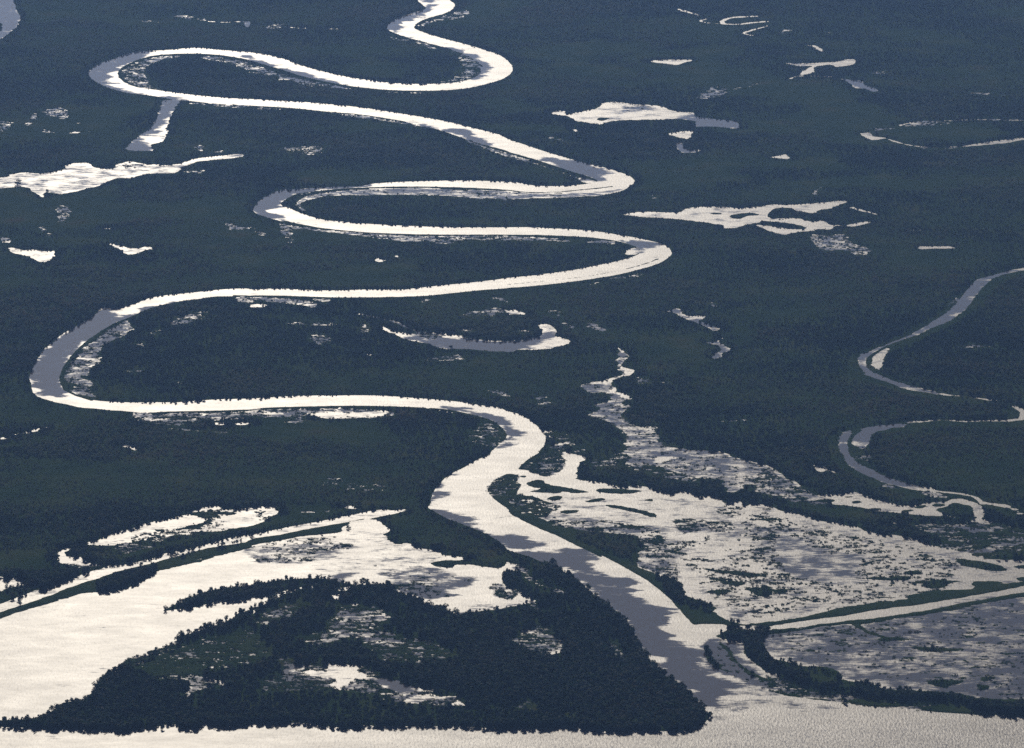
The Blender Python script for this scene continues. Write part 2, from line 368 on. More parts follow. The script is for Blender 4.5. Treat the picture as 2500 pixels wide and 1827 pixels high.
for t in ("K 160,990 230,955 300,960 330,990 450,1010 600,1040 720,1060 600,1072 480,1060 400,1072 200,1057 290,1030 220,1020", "K 330,1112 430,1095 472,1110 400,1136",
          "K 435,1230 520,1213 610,1220 520,1252", "K 760,1040 860,1028 1100,1040 1140,1058 960,1078 800,1062", "K 1145,1130 1240,1118 1230,1142",
          "K 670,1142 780,1110 835,1120 730,1152", "K 840,1170 1000,1185 1250,1240 1270,1280 1100,1240 900,1195", "P 865,195 1000,178 1100,190 1120,180 1275,180 1230,212 1050,212",
          "P 1275,232 1400,213 1390,242", "P 1380,240 1500,208 1720,222 1600,242 1560,275 1430,278", "P 1230,142 1330,133 1385,150 1280,167", "P 1820,225 1990,220 2080,235 1900,250",
          "P 1680,30 1900,50 2070,95 2080,132 1950,125 1730,85", "P -20,255 80,268 72,330 0,348", "P 60,285 230,290 280,270 180,330 100,310", "P 2150,95 2250,80 2350,100 2250,115", "P 2180,195 2250,180 2350,200 2250,225",
          "O 1820,230 1900,215 2030,235 1950,260", "O 2050,290 2150,270 2250,310 2250,350 2150,340", "O 1700,300 1880,290 1910,310 1800,335",
          "O 1660,110 1900,130 2150,160 2100,182 1850,150", "K 100,925 150,920 145,938", "K 1420,970 1500,960 1490,975"):
    island(t, 1.6, 8)
# canal on the east side
water("O 1540,600 1612,592 1700,587 1850,590 1900,600 2250,604 P 100,598 300,570 500,541 700,520 1000,462 1300,430 1600,380 2000,311 2250,262 S 2900,1360 2900,1390 P 2250,314 2000,358 1800,392 1500,452 1200,503 900,545 800,551 500,590 300,618 0,640 O 2150,642 1980,625 1900,620 1850,655 1650,720", 0.8, 10)
line("P -100,590 200,566 500,510 700,470 950,422 1240,386 1500,350 1800,300 2000,272 2250,240", 9, 2.0, True)
line("P -150,650 0,650 300,630 500,600 800,565 1000,550 1300,505 1600,450 1900,400 2250,340", 9, 2.0, True)
line("P 790,580 880,640 1000,680 1100,705 1200,720 1330,740", 7, 1.5, True)
line("P 850,575 980,585 1050,610 1150,620", 5, 2.0, True)
# south east lagoon and its outer dyke
water("P 30,690 300,650 500,615 780,590 850,600 1200,535 1560,480 1660,470 1900,425 2250,355 S 2900,1420 2900,1750 P 2250,1228 2100,1228 1850,1210 1650,1172 1400,1160 1050,1142 1000,1110 850,1080 660,1062 650,1000 400,950 200,910 60,850", 1.8, 13)
marsh("P 300,640 800,590 1500,520 2250,420 2350,1200 1800,1190 1500,1100 1000,1060 800,1000 300,900 150,760", 0.62, 11, 10, 3.5, 5)
for t in ("P 1425,1092 1500,1060 1620,1065 1760,1070 1700,1100 1650,1112 1580,1140 1520,1125", "P 1880,1050 1960,1040 2000,1055 1900,1080", "P 1840,1110 1950,1120 1900,1150",
          "P 400,960 560,960 680,1000 640,1060 480,1050", "P 1000,720 1100,700 1200,710 1080,735", "P 1290,780 1500,790 1700,800 1600,825 1400,815"):
    island(t, 2.0, 10)
line("P 790,580 880,640 1000,685 1100,710 1210,725", 7, 1.5, True)
marsh("P 0,1040 100,1020 250,1050 400,1100 520,1180 470,1225 250,1200 0,1140 O 2200,1100 2200,1040", -0.1, 12, 5, 3, 4)
marsh("P 520,1190 780,1185 1000,1230 1400,1280 1850,1360 1400,1330 900,1285 480,1225", 0.2, 10, 4, 4, 4)
marsh("O 1690,740 1790,720 1900,850 2000,960 2150,1050 2250,1120 2200,1150 2050,1085 1900,1000 1760,900", 0.75, 8, 5, 2.5, 4)
water("O 1850,655 1780,690 1900,720 2010,730 2030,830 2080,890 2150,950 2250,1000 P 60,1005 140,1020 60,1035 O 2220,1060 2060,980 1960,900 1900,800 1780,720 1690,730 1650,700", 1.0, 10)
island("P 700,1250 860,1232 1050,1262 1300,1262 1400,1285 1150,1300 900,1290", 1.0, 8)
island("P 1390,1300 1500,1290 1800,1320 2000,1365 1800,1362 1420,1335", 1.0, 8)

# grassy flats along the creek north east of the mouth
marsh("G 940,1410 1000,1440 1040,1475 990,1530 975,1560 1080,1600 K 1075,20 990,65 900,105 890,125 930,165 920,200 1000,215 1060,255 990,270 1000,300 1060,320 990,390 1050,460 1150,490 1275,495 1290,560 1340,640 1450,670 1600,695 1850,720 1950,770 2100,800 2250,850 "
      "L 110,860 180,910 200,945 260,970 330,1000 440,1070 500,1100 390,1130 200,1110 60,1060 0,1010 K 2200,1020 2050,1000 2000,1060 1880,1070 1830,970 1600,940 1450,900 1200,845 900,830 720,790 860,760 1000,700 960,650 1010,600 980,540 900,480 800,440 665,405 770,350 740,315 865,270 830,210 680,205 625,145 720,105 790,110 890,85 975,55 960,20 G 940,1600", 0.62, 9, 5, 2, 3)
marsh("K 720,780 860,760 1000,720 1100,820 1200,850 1600,940 1500,980 1100,880 800,850 640,820", -0.2, 13, 6, 2.6, 4)
marsh("L 0,860 100,900 300,1010 440,1075 390,1130 600,1150 500,1180 200,1130 0,1090 K 2100,1080", 0.1, 12, 6, 2.6, 4)
water("G 1040,1475 990,1530 970,1558 1020,1580 1082,1600 1050,1640 K 990,65 900,90 880,122 780,122 870,85 975,60 1000,0 G 980,1590 955,1552", 0.8, 7)
water("K 880,195 925,165 928,200 1000,215 1062,258 1010,260 960,225", 0.7, 6)
line("K 1240,670 1300,700 1450,690 1550,710 1700,715 1850,730 1930,765 2050,785 2180,830 L 0,835 100,852", 7, 3.0)
water("L 90,905 120,868 150,890 180,915 210,945 160,935", 0.8, 6)
water("L 262,975 285,965 328,1005 290,1010", 0.6, 5)
water("K 1250,800 1300,750 1450,760 1400,780 1330,810", 1.4, 7)
water("K 1725,910 1760,880 1790,890 1760,910", 0.8, 5)
water("L 385,1125 470,1090 560,1085 700,1080 760,1060 830,1065 930,1110 1050,1142 1170,1176 1300,1176 1450,1150 1560,1145 1620,1125 1720,1118 1850,1160 1892,1210 1918,1255 1890,1292 2020,1320 1900,1335 1760,1340 1830,1290 1850,1270 1740,1275 1640,1282 1560,1262 1400,1268 1200,1242 1000,1225 850,1190 700,1172 600,1165 620,1130 540,1120 420,1135", 1.3, 10)
for t in ("L 710,1100 790,1098 740,1110", "L 780,1140 830,1135 850,1150 790,1160", "L 1300,1190 1390,1172 1415,1185 1350,1202", "L 1460,1175 1500,1160 1570,1165 1570,1180 1500,1187",
          "L 1195,1222 1280,1210 1300,1220 1215,1238", "L 900,1205 1020,1200 1000,1215 930,1220"):
    island(t, 0.7, 6)
island("L 1500,1215 1570,1185 1640,1155 1720,1165 1800,1190 1820,1240 1760,1272 1640,1275 1560,1250", 1.5, 10)
marsh("L 1300,1340 1640,1330 1700,1380 1500,1420 1350,1380", 0.05, 9, 6, 3)
marsh("L 1700,1340 2000,1335 2300,1420 2250,1600 1800,1600 1500,1500 1550,1400", -0.25, 12, 12, 2.6)
water("L 1110,1330 1150,1312 1170,1320 1165,1335", 0.7, 5)
water("L 2090,1360 2135,1355 2140,1370", 0.5, 5, sm=False)
line("L 2140,1390 2180,1410 2250,1418", 4, 1.0)
marsh("K 110,850 150,805 280,720 380,655 520,650 500,690 450,745 500,795 430,890 300,915", -0.15, 11, 5, 2.6, 3)
water("K 380,660 450,640 518,638 510,650 430,664", 0.6, 5)
marsh("J 2010,1030 2060,960 2200,910 K 90,920 100,1020 60,1060 130,1090 330,1150 430,1190 300,1260 100,1250 J 2150,1140 2030,1080", -0.35, 12, 5, 2.6)
marsh("K 330,530 480,560 640,680 660,740 560,720 540,640 350,600", -0.1, 9, 6, 2.6)
marsh("J 1830,600 1960,460 2060,470 2150,570 2060,680", -0.3, 9, 6, 2.4)
marsh("K 210,260 330,240 370,300 250,310", 0.0, 8, 5, 3)
marsh("J 2005,200 2080,180 2230,220 2150,240", 0.1, 7, 4, 3)
marsh("K 1830,450 2050,430 2070,455 1860,460", -0.2, 8, 4, 4)
water("L 440,830 480,840 555,852 540,885 480,880", 1.0, 7)
marsh("L 540,860 660,890 620,900", 0, 7, 3, 3)
marsh("L 1030,990 1090,1000 1200,1020 1180,1040 1040,1015", 0.2, 6, 3, 3)
# smaller river in the east
water("H 2700,640 2250,718 2150,738 2000,778 1850,818 1770,900 1700,980 1600,1090 1450,1190 1300,1280 1180,1330 1080,1375 980,1410 900,1450 850,1460 825,1500 840,1560 880,1620 L 868,20 880,50 980,85 1100,125 1250,180 1400,202 1500,222 1500,200 1400,175 1250,140 1100,95 1000,50 H 1030,1652 980,1620 920,1570 903,1520 930,1472 990,1430 1080,1388 1180,1345 1320,1296 1480,1226 1620,1170 1740,1080 1800,1010 1840,950 1900,880 2000,802 2150,757 2250,738 2700,665", 1.1, 9)
water("H 935,1500 990,1440 1080,1405 1085,1440 1040,1510 1020,1585 960,1570", 1.8, 8)
line("L 2150,320 2210,350 2240,380 2235,430 2180,440 2100,450", 10, 0.8)
line("L 1250,465 1330,455 1450,445 1340,462", 5, 2.0)
water("L 770,540 700,550 660,610 660,670 690,740 740,820 800,870 880,910 1000,960 1130,1002 1300,1040 1480,1065 1480,1030 1350,1010 1200,970 1050,920 930,860 830,815 780,760 750,680 745,620", 1.1, 8)
water("L 850,520 1000,490 1200,470 1240,490 1100,520 1000,540 940,570 910,660 860,690 790,650 775,620 800,560", 1.8, 10)
line("L 1450,1045 1560,1060 1700,1075 1800,1095 1860,1125 1890,1165", 6, 1.2)
marsh("L 1400,1050 1600,1100 1480,1110 1380,1080", 0.3, 7, 4, 4)
marsh("L 800,760 940,740 930,800 850,790", 0.0, 7, 4, 4)
line("L 1900,1150 2050,1175 2150,1200 2220,1245", 8, 3.5)

# oxbow and pools inside the third loop
water("F 1100,1215 1180,1260 1250,1272 1400,1288 1480,1272 1600,1275 1750,1300 1900,1330 2180,1352 G 0,1350 150,1330 280,1300 300,1260 260,1210 340,1200 420,1250 395,1300 430,1312 540,1350 400,1402 250,1422 100,1422 0,1442 F 2000,1430 1800,1415 1650,1415 1550,1390 1450,1360 1300,1330 1220,1290 1130,1260", 1.5, 10)
line("F 880,1110 985,1130 1150,1165 1240,1195 1320,1230 1430,1275", 6, 0.8)
marsh("F 1380,1280 1500,1270 1640,1310 1500,1330", 0.4, 8, 4, 4, 3)
water("F 2110,1070 2180,1085 2250,1080 G 80,1086 165,1120 60,1116 0,1120 F 2180,1105", 1.0, 7)
for t, w in (("F 470,1290 560,1280 680,1330 620,1370 480,1370", -0.1), ("F 900,1220 1000,1200 980,1280 920,1290", -0.2), ("F 240,1190 480,1180 780,1200 760,1215 300,1205", -0.25),
             ("F 830,1345 930,1330 970,1350", 0.1), ("F 1740,1250 1880,1240 1860,1275", 0.1), ("F 2080,1240 2180,1230 2150,1250", 0.1), ("F 1780,1120 1950,1060 2100,1060 2180,1110 2000,1130", -0.3),
             ("F 2030,980 2110,970 2200,1000 2180,1020", 0.0), ("F 1310,990 1520,985 1500,1010 1320,1005", -0.05), ("F 1430,1500 1700,1460 1800,1480 1780,1510 1500,1520", 0.0), ("G 450,1190 520,1185 590,1240 580,1290 520,1240", -0.05),
             ("G 670,1220 700,1180 800,1220 880,1280 750,1260", -0.1), ("G 320,1080 450,1080 440,1140 330,1120", -0.15), ("G 60,1260 180,1250 160,1290", -0.1), ("F 480,985 670,985 660,1005 540,1010", 0.2),
             ("E 1440,1200 1540,1140 1700,1090 1800,1090 1690,1180 1500,1210", 0.0), ("E 1280,1280 1380,1220 1350,1300", -0.05), ("E 1140,1360 1250,1360 1240,1400", 0.1), ("E 1060,1600 1240,1580 1200,1620", -0.25),
             ("E 500,180 580,190 610,250 580,310 490,320 480,260", 0.0), ("E 340,355 440,400 420,450 350,440", -0.05), ("E 1690,390 1810,365 1780,385", 0.2), ("E 1930,330 1960,400 2190,375 2080,365", 0.05),
             ("E 420,525 520,540 440,545", 0.1), ("E 0,450 100,455 110,495 0,505", 0.2), ("A 360,950 450,925 580,925 600,1000 520,1030 400,990", 0.0), ("A 160,1080 230,1040 300,950 330,990 270,1070", -0.05),
             ("A 640,1060 700,1055 690,1075", 0.3), ("A 540,1145 690,1130 660,1150", 0.1), ("A 730,1125 785,1130 770,1140", 0.5), ("A 340,1110 480,1140 400,1150", -0.1), ("A -20,1040 130,1050 60,1120 -20,1120", -0.25),
             ("A 1470,130 1640,135 1640,165 1500,160", -0.1), ("A 1680,165 1780,155 1760,190", -0.1), ("A 2040,150 2110,130 2110,160", 0.0), ("A 1130,155 1350,185 1500,190 1250,195", -0.25), ("A 1640,1260 1750,1250 1740,1300", 0.1),
             ("A 1790,1300 1940,1290 1900,1310", 0.0), ("A 1560,1475 1770,1460 1700,1500", -0.1), ("B 1380,360 1480,370 1600,430 1480,410", 0.1), ("B 190,1270 540,1250 620,1265 520,1340 320,1300", -0.2),
             ("B 90,225 260,200 290,235 130,250", -0.2), ("C 280,1160 420,1180 600,1230 440,1215", -0.15), ("C 1630,830 1740,740 1900,760 1840,830 1650,850", -0.25), ("C 1850,780 2180,705 2150,730 1950,770", -0.3),
             ("D 130,280 220,250 280,260 190,300", -0.1), ("D 550,280 590,265 600,300", 0.0), ("D 920,620 1080,615 1000,650", -0.1), ("D 1770,800 1970,795 1930,820", 0.05), ("D 1450,835 1600,830 1590,842", 0.0),
             ("D 1800,1020 1950,1020 2250,1028 2300,1042 2000,1038 1820,1032", 0.2), ("D 1340,1040 1560,1035 1600,1070 1230,1085 1300,1050", -0.1), ("D 950,1100 1150,1095 1190,1055 1130,1040 1150,1110 960,1130", -0.1),
             ("D 1280,1262 1680,1262 1640,1280 1300,1275", -0.1), ("H 410,85 480,30 520,20 480,90", 0.1), ("H 1600,1030 1670,970 1680,990 1620,1040", 0.0), ("H 1600,1400 1800,1370 2080,1410 1700,1410", -0.35),
             ("G 1700,1010 1800,1010 1790,1050 1730,1040", -0.05), ("G 870,800 1120,770 1110,800 900,815", -0.05), ("G 680,860 790,840 760,860", -0.1), ("G 1220,90 1290,110 1240,130", -0.1),
             ("K 1090,70 1240,110 1100,130", -0.05), ("K 1290,110 1400,130 1330,130", -0.1), ("I 1480,90 1570,100 1560,150", -0.2), ("I 1610,620 1660,622 1640,630", 0.3), ("I 1450,520 1600,510 2000,550 1780,550", -0.25),
             ("L 910,265 1000,260 1010,285 960,285", 0.05), ("J 240,460 440,440 420,470", 0.1), ("F 0,380 130,430 40,440", 0.0), ("F 200,340 320,350 340,480 280,490", -0.1), ("F 600,510 650,520 630,535", 0.2)):
    marsh(t, w + 0.12, 7, 5, 3.4, 4)
# flooded strips beside the banks
marsh("E 2015,1000 2040,970 2200,968 F 100,965 300,980 440,1000 575,1038 500,1062 400,1042 200,1022 50,1002 0,1010 E 2150,1030", 0.55, 10, 4, 3.5, 3)
water("F -30,1035 60,1030 125,1043 60,1055 -30,1055", 0.7, 6)
marsh("F 2180,60 1900,45 1500,35 1200,32 900,45 700,60 500,90 390,130 360,175 400,212 480,248 620,285 470,240 425,215 400,180 430,150 550,118 700,100 1200,95 1600,98 1750,108 1900,128 2100,130 2180,135 G 100,70 100,120 0,125 0,68", 0.75, 12, 3, 4, 4)
marsh("G 0,70 300,80 700,70 950,40 1000,40 850,85 700,105 550,118 400,118 200,122 0,128", 0.9, 12, 3, 4, 4)
marsh("F 200,335 340,358 600,388 900,415 1200,432 1500,440 2200,442 G 0,445 300,455 500,470 530,500 300,485 150,490 F 2100,485 1800,480 1650,520 1500,500 1250,490 1000,460 800,430 500,400 340,380", 0.35, 10, 4, 3.6, 4)
marsh("G 620,480 850,485 920,510 800,515 680,500", 0.05, 8, 4, 3.5)
water("G 1010,585 1040,555 1110,550 1128,580 1080,605 1020,605", 1.0, 8)
marsh("A 1050,590 1150,545 1280,500 1450,480 1600,478 1850,488 2050,515 2200,560 B 0,560 200,615 400,675 600,712 900,770 600,752 450,742 300,692 210,690 200,652 0,637 A 2120,602 1950,542 1800,522 1640,482 1420,512 1265,570 1255,640 1290,720 1390,775 1200,745 1080,695 1040,640", 0.12, 11, 4, 3, 4)
marsh("B 1700,430 1800,460 1900,515 1955,580 1910,645 1800,690 1500,716 1700,680 1780,600 1760,520", 0.02, 8, 5, 3)
marsh("B 1400,220 1560,160 1700,110 1850,88 1810,150 1600,178 1480,222", 0.05, 9, 5, 3)
marsh("B 1155,318 1220,325 1350,345 1280,352 1190,340", 0.3, 7, 3, 3)
marsh("B 1040,790 1500,795 1300,805", 0.0, 6, 3, 4)
marsh("B 630,965 900,990 1300,1050 1400,1090 1250,1060 850,1005", 0.1, 7, 3, 4)
marsh("A 1600,880 2000,900 2250,920 B 400,945 0,935 A 1800,910", 0.0, 7, 3, 4)
marsh("B 1790,1205 1850,1200 2000,1255 2200,1320 C 100,1350 300,1420 450,1470 620,1530 750,1570 690,1580 550,1520 420,1470 250,1420 50,1365 B 2200,1360 2000,1290", 0.3, 8, 4, 3, 4)
water("C 590,1535 650,1530 760,1560 700,1577 640,1562", 1.0, 6)
marsh("E 1060,1165 1140,1215 1130,1262 980,1342 910,1382 870,1452 870,1530 820,1560 750,1652 I 700,60 830,120 780,180 850,240 780,252 680,222 600,172 570,100 565,20 E 590,1570 680,1450 800,1350 900,1270 1000,1210", 0.5, 12, 5, 2.2, 4)
marsh("I 1150,382 1500,378 1900,372 2200,352 J 0,345 100,370 0,405 I 2000,442 1700,462 1500,492 1200,452", 0.18, 12, 4, 3, 4)
marsh("J 0,350 450,340 900,345 1200,365 1180,410 900,430 700,435 450,400 420,450 250,465 350,420 0,410", 0.3, 11, 4, 3, 4)
water("J 440,378 560,385 640,372 740,365 780,378 900,375 1160,363 1060,415 860,412 700,428 580,420", 1.2, 8)
water("J 70,388 120,368 200,380 295,375 180,398", 0.8, 6)
water("J 705,350 745,328 745,340 715,354", 0.3, 5)
water("I 1710,395 1730,380 1785,392 1770,405", 0.5, 5)
water("I 1270,450 1360,430 1460,432 1400,452", 0.8, 6)
water("I 1800,475 1880,462 1960,478 1880,485", 0.8, 6)
water("I 2015,475 2080,465 2150,470 2080,485", 0.8, 6)
line("J 1480,340 1750,385 1600,370", 3, 1.0)
# small pools
water("I 1040,660 1080,652 1100,665 1190,692 1150,702 1100,680", 1.0, 6)
line("I -150,650 0,608 100,575 200,553 280,545 340,515 400,510", 5, 3.0)
water("F 1040,655 1060,635 1090,650 1130,652 1080,668", 0.6, 5)
water("F 1200,615 1235,612 1240,630", 0.5, 5, sm=False)
water("F 960,1460 1000,1455 1015,1465 980,1468", 0.5, 5)
water("C 365,970 430,950 490,958 500,985 620,960 770,930 812,890 930,876 1040,888 1060,900 1200,903 1340,920 1420,955 1590,970 1612,1000 1760,1020 1960,1045 1990,1075 1960,1105 1800,1090 1620,1085 1600,1040 1450,1022 1300,1030 1100,1030 900,1042 812,1065 745,1080 660,1112 680,1092 770,1065 600,1042 520,1002 420,986", 1.6, 12)
island("C 765,1022 790,1012 860,1012 868,1020 820,1038 775,1034", 0.5, 6)
marsh("C 1010,900 1200,905 1280,930 1200,950 1000,955", 0.75, 9, 4, 4, 3)
water("C 1370,1150 1450,1135 1570,1122 1592,1130 1545,1190 1500,1187 1400,1162", 1.4, 8)
water("C 1440,1225 1500,1228 1512,1262 1560,1287 1665,1285 1600,1310 1470,1302", 1.5, 8)
water("C 540,1100 620,1125 580,1132", 0.5, 5, sm=False)
water("C 1225,532 1270,518 1450,514 1592,517 1490,545 1450,560 1350,546", 1.4, 10)
line("C 1460,80 1540,103 1640,128", 7, 2.5)
line("C 2150,140 1950,150 1880,163 1840,185 1850,203 1910,210 2000,209 2100,196 2240,184", 11, 1.5)
line("C 2240,222 2150,245 2060,272 2020,288 2100,306", 7, 1.5)
line("C 1720,160 1650,180 1720,198 1810,205", 5, 1.5)
water("D 180,535 330,547 500,538 640,530 770,508 805,540 750,562 700,570 630,577 600,557 450,575 442,620 350,642 328,630 390,590 430,567 320,568", 1.4, 10)
line("D 242,678 300,655 400,652 510,656 612,662", 5, 1.5)
water("D 670,672 760,688 860,693 885,732 1000,770 960,787 880,762 800,757 760,717", 1.4, 8)
line("D 430,390 480,415 530,445", 10, 3.0)
water("D 850,1150 940,1140 955,1172 1080,1186 960,1202 920,1197", 1.4, 8)
water("D 1720,1255 1900,1225 2100,1200 2250,1183 2600,1150 2600,1170 2250,1202 2100,1227 1900,1247 1740,1260", 1.0, 8)
water("D 50,1350 140,1340 205,1328 232,1365 150,1360", 0.9, 7)
water("G 985,255 1180,237 1450,245 1520,212 1620,195 1850,195 2000,207 2100,195 2200,190 H 0,190 100,173 200,178 430,166 570,150 720,142 737,155 620,190 590,210 520,216 450,246 380,242 290,222 230,202 110,212 65,258 60,285 150,293 300,294 420,320 520,316 592,350 700,352 640,360 580,392 500,385 430,402 330,405 200,432 100,412 0,376 G 2130,358 H 0,350 250,384 370,385 340,355 100,320 0,312 G 2150,325 2000,362 1930,376 1840,372 1850,350 1700,330 1500,305 1300,290 1100,276", 1.6, 12)
island("G 1900,270 2000,252 2080,247 2130,252 2155,265 2050,275 2000,296 1945,298", 1.2, 9)
island("G 1728,252 1790,246 1840,252 1790,260", 0.5, 6)
marsh("H 420,430 560,442 700,428 762,490 900,540 935,562 905,607 780,602 700,570 520,570 440,512", 0.5, 9, 4, 3.2, 3)
water("H 730,355 830,330 900,322 925,330 800,362", 1.0, 8)
line("H 770,200 850,225 920,240 1000,262", 7, 1.5)
water("H 1340,548 1370,535 1500,535 1600,533 1665,550 1500,552 1370,558", 0.9, 8)
line("H 1260,396 1362,392", 5, 1.0)
water("G 1365,1092 1450,1068 1497,1085 1530,1130 1690,1135 1652,1172 1705,1197 1822,1237 1770,1260 1705,1227 1560,1167 1480,1130 1420,1100", 1.4, 8)
water("G 1690,1360 1790,1350 1842,1323 1805,1352 1862,1390 1905,1425 1835,1452 1830,1490 1758,1490 1800,1440 1842,1420 1780,1377", 1.4, 8)
water("G 940,1405 960,1410 1005,1440 970,1440", 0.6, 6)
water("A 1390,867 1480,858 1555,856 1500,920 1470,1000 1432,1080 1432,1150 1390,1215 1290,1245 1300,1295 1090,1286 1110,1240 1180,1180 1280,1110 1330,1050 1360,960 1390,900", 1.8, 12)
water("A -300,1560 0,1530 120,1490 230,1480 360,1490 550,1460 570,1415 740,1400 810,1440 980,1450 1000,1412 1120,1390 1250,1410 1500,1415 1650,1370 1750,1350 1900,1340 2000,1326 2072,1325 2060,1350 1850,1370 1650,1400 1560,1440 1500,1486 1270,1490 1120,1530 1000,1530 850,1592 740,1622 E 650,65 520,85 390,72 370,112 310,78 200,22 0,40 -300,60", 2.0, 14)
marsh("A 1000,1420 1200,1405 1220,1425 1100,1455", 0.15, 10, 4, 4, 3)
water("A -300,-60 0,-60 110,-60 115,0 140,80 170,150 165,190 130,240 80,280 0,335 -300,420", 1.5, 12)
island("A -60,170 0,190 18,220 10,260 -60,290", 1.5, 8, 0.2)
line("A 1780,183 1900,192 2060,188 2150,192", 6, 1.5)
water("A 2100,188 2150,190 2130,235 2105,225", 0.3, 5)
calm("A 2060,170 2180,170 2160,260 2070,260", 1.4, 4, 2)
line("B 170,215 300,235 430,243 530,248", 5, 1.5)
line("B 630,249 720,251", 4, 0.8)
water("E 65,555 120,548 200,570 290,562 380,575 475,580 442,640 350,668 250,622 120,592", 1.6, 9)
water("E 945,512 1080,545 1180,550 1240,538 1315,548 1185,590 1105,606 1040,570", 1.6, 8)
line("E 900,380 950,382", 6, 1.0)
line("A 1560,1473 1640,1470 1760,1465", 4, 2.5)
# thin tree banks between the river and the flooded strips
for sl, d in COURSE:                       # the current keeps the channel open through the reed flats
    LAND[sl] = np.minimum(LAND[sl], -d)
BANKS = ["F 240,165 350,95 450,72 600,57 750,42 950,32 1200,24 1500,24 1900,36 2180,52 G 100,66 250,72 450,66 600,52 800,32 900,18",
         "F 250,315 450,358 600,383 900,412 1200,428 1500,435 1900,436 2180,437 G 250,440 500,448 700,461 850,478 980,503 1090,540",
         "A 1400,470 1220,507 1110,552 1048,590 1022,632 1042,674 1100,717 1200,752",
         "A 1400,472 1700,464 2000,492 2200,540 B 250,607 400,657 600,702 800,737",
         "E 1450,1027 1300,1067 1150,1133 1000,1194 900,1250 800,1316 700,1396 620,1486 560,1574 528,1650 I 525,75 548,155 600,205 700,244 800,274",
         "B 2000,1258 C 200,1365 350,1415 550,1480 700,1525", "I 1300,384 1800,368 2200,355 J 300,336 600,328 900,324 1200,331 1450,341",
         "H 1180,1352 1080,1392 990,1440 935,1480 910,1522 925,1572 985,1622", "L 845,525 790,570 755,620 757,680 785,758"]
for b in BANKS:
    line(b, 7, 0.8, True)
line("G 0,862 300,832 600,802 900,752 1150,692 1290,640", 3.0, 0.9, True)
for t in ("E 2000,955 F 300,970 600,972", "J 1450,345 1650,360 1850,400 2000,440 2100,495 2155,560 2130,625"):
    line(t, 5, 0.8, True)

# open, tree free land
for t in ("K 60,920 J 2080,960 2020,1040 K 0,1240 250,1380 500,1500 800,1640 O 1000,100 1300,330 1450,460 1620,600 1900,595 1700,400 1480,250 1400,150 1150,60 K 1000,1400 450,1340 200,1240 430,1190 100,1090",
          "O 1620,600 P -100,590 400,500 1000,400 1300,310 1400,350 900,480 400,560 0,600", "P 0,700 60,860 200,930 640,1070 1000,1150 1400,1170 2250,1240 2250,1370 1400,1330 700,1260 0,1150"):
    open_ground(t, 3)
open_ground("P 1200,290 2300,190 2300,390 1000,580 0,670 -100,640 0,560 700,420", 3)
for t in ("K 560,1400 800,1370 1150,1450 1100,1560 1050,1652 O 1050,60 800,-60 K 640,1500", "O 1250,120 1480,180 1620,340 1760,440 1650,470 1430,380", "P 850,1160 1050,1150 1400,1180 1700,1210 2100,1300 2250,1250 2250,1350 1900,1350 1600,1260 900,1230",
          "O 1860,650 1910,610 2200,610 2250,700 2250,960 2080,870 2030,800 2030,700 1900,680", "P -20,620 40,700 60,900 300,1000 480,1100 640,1120 840,1160 800,1180 500,1160 250,1060 0,960"):
    woods(t)

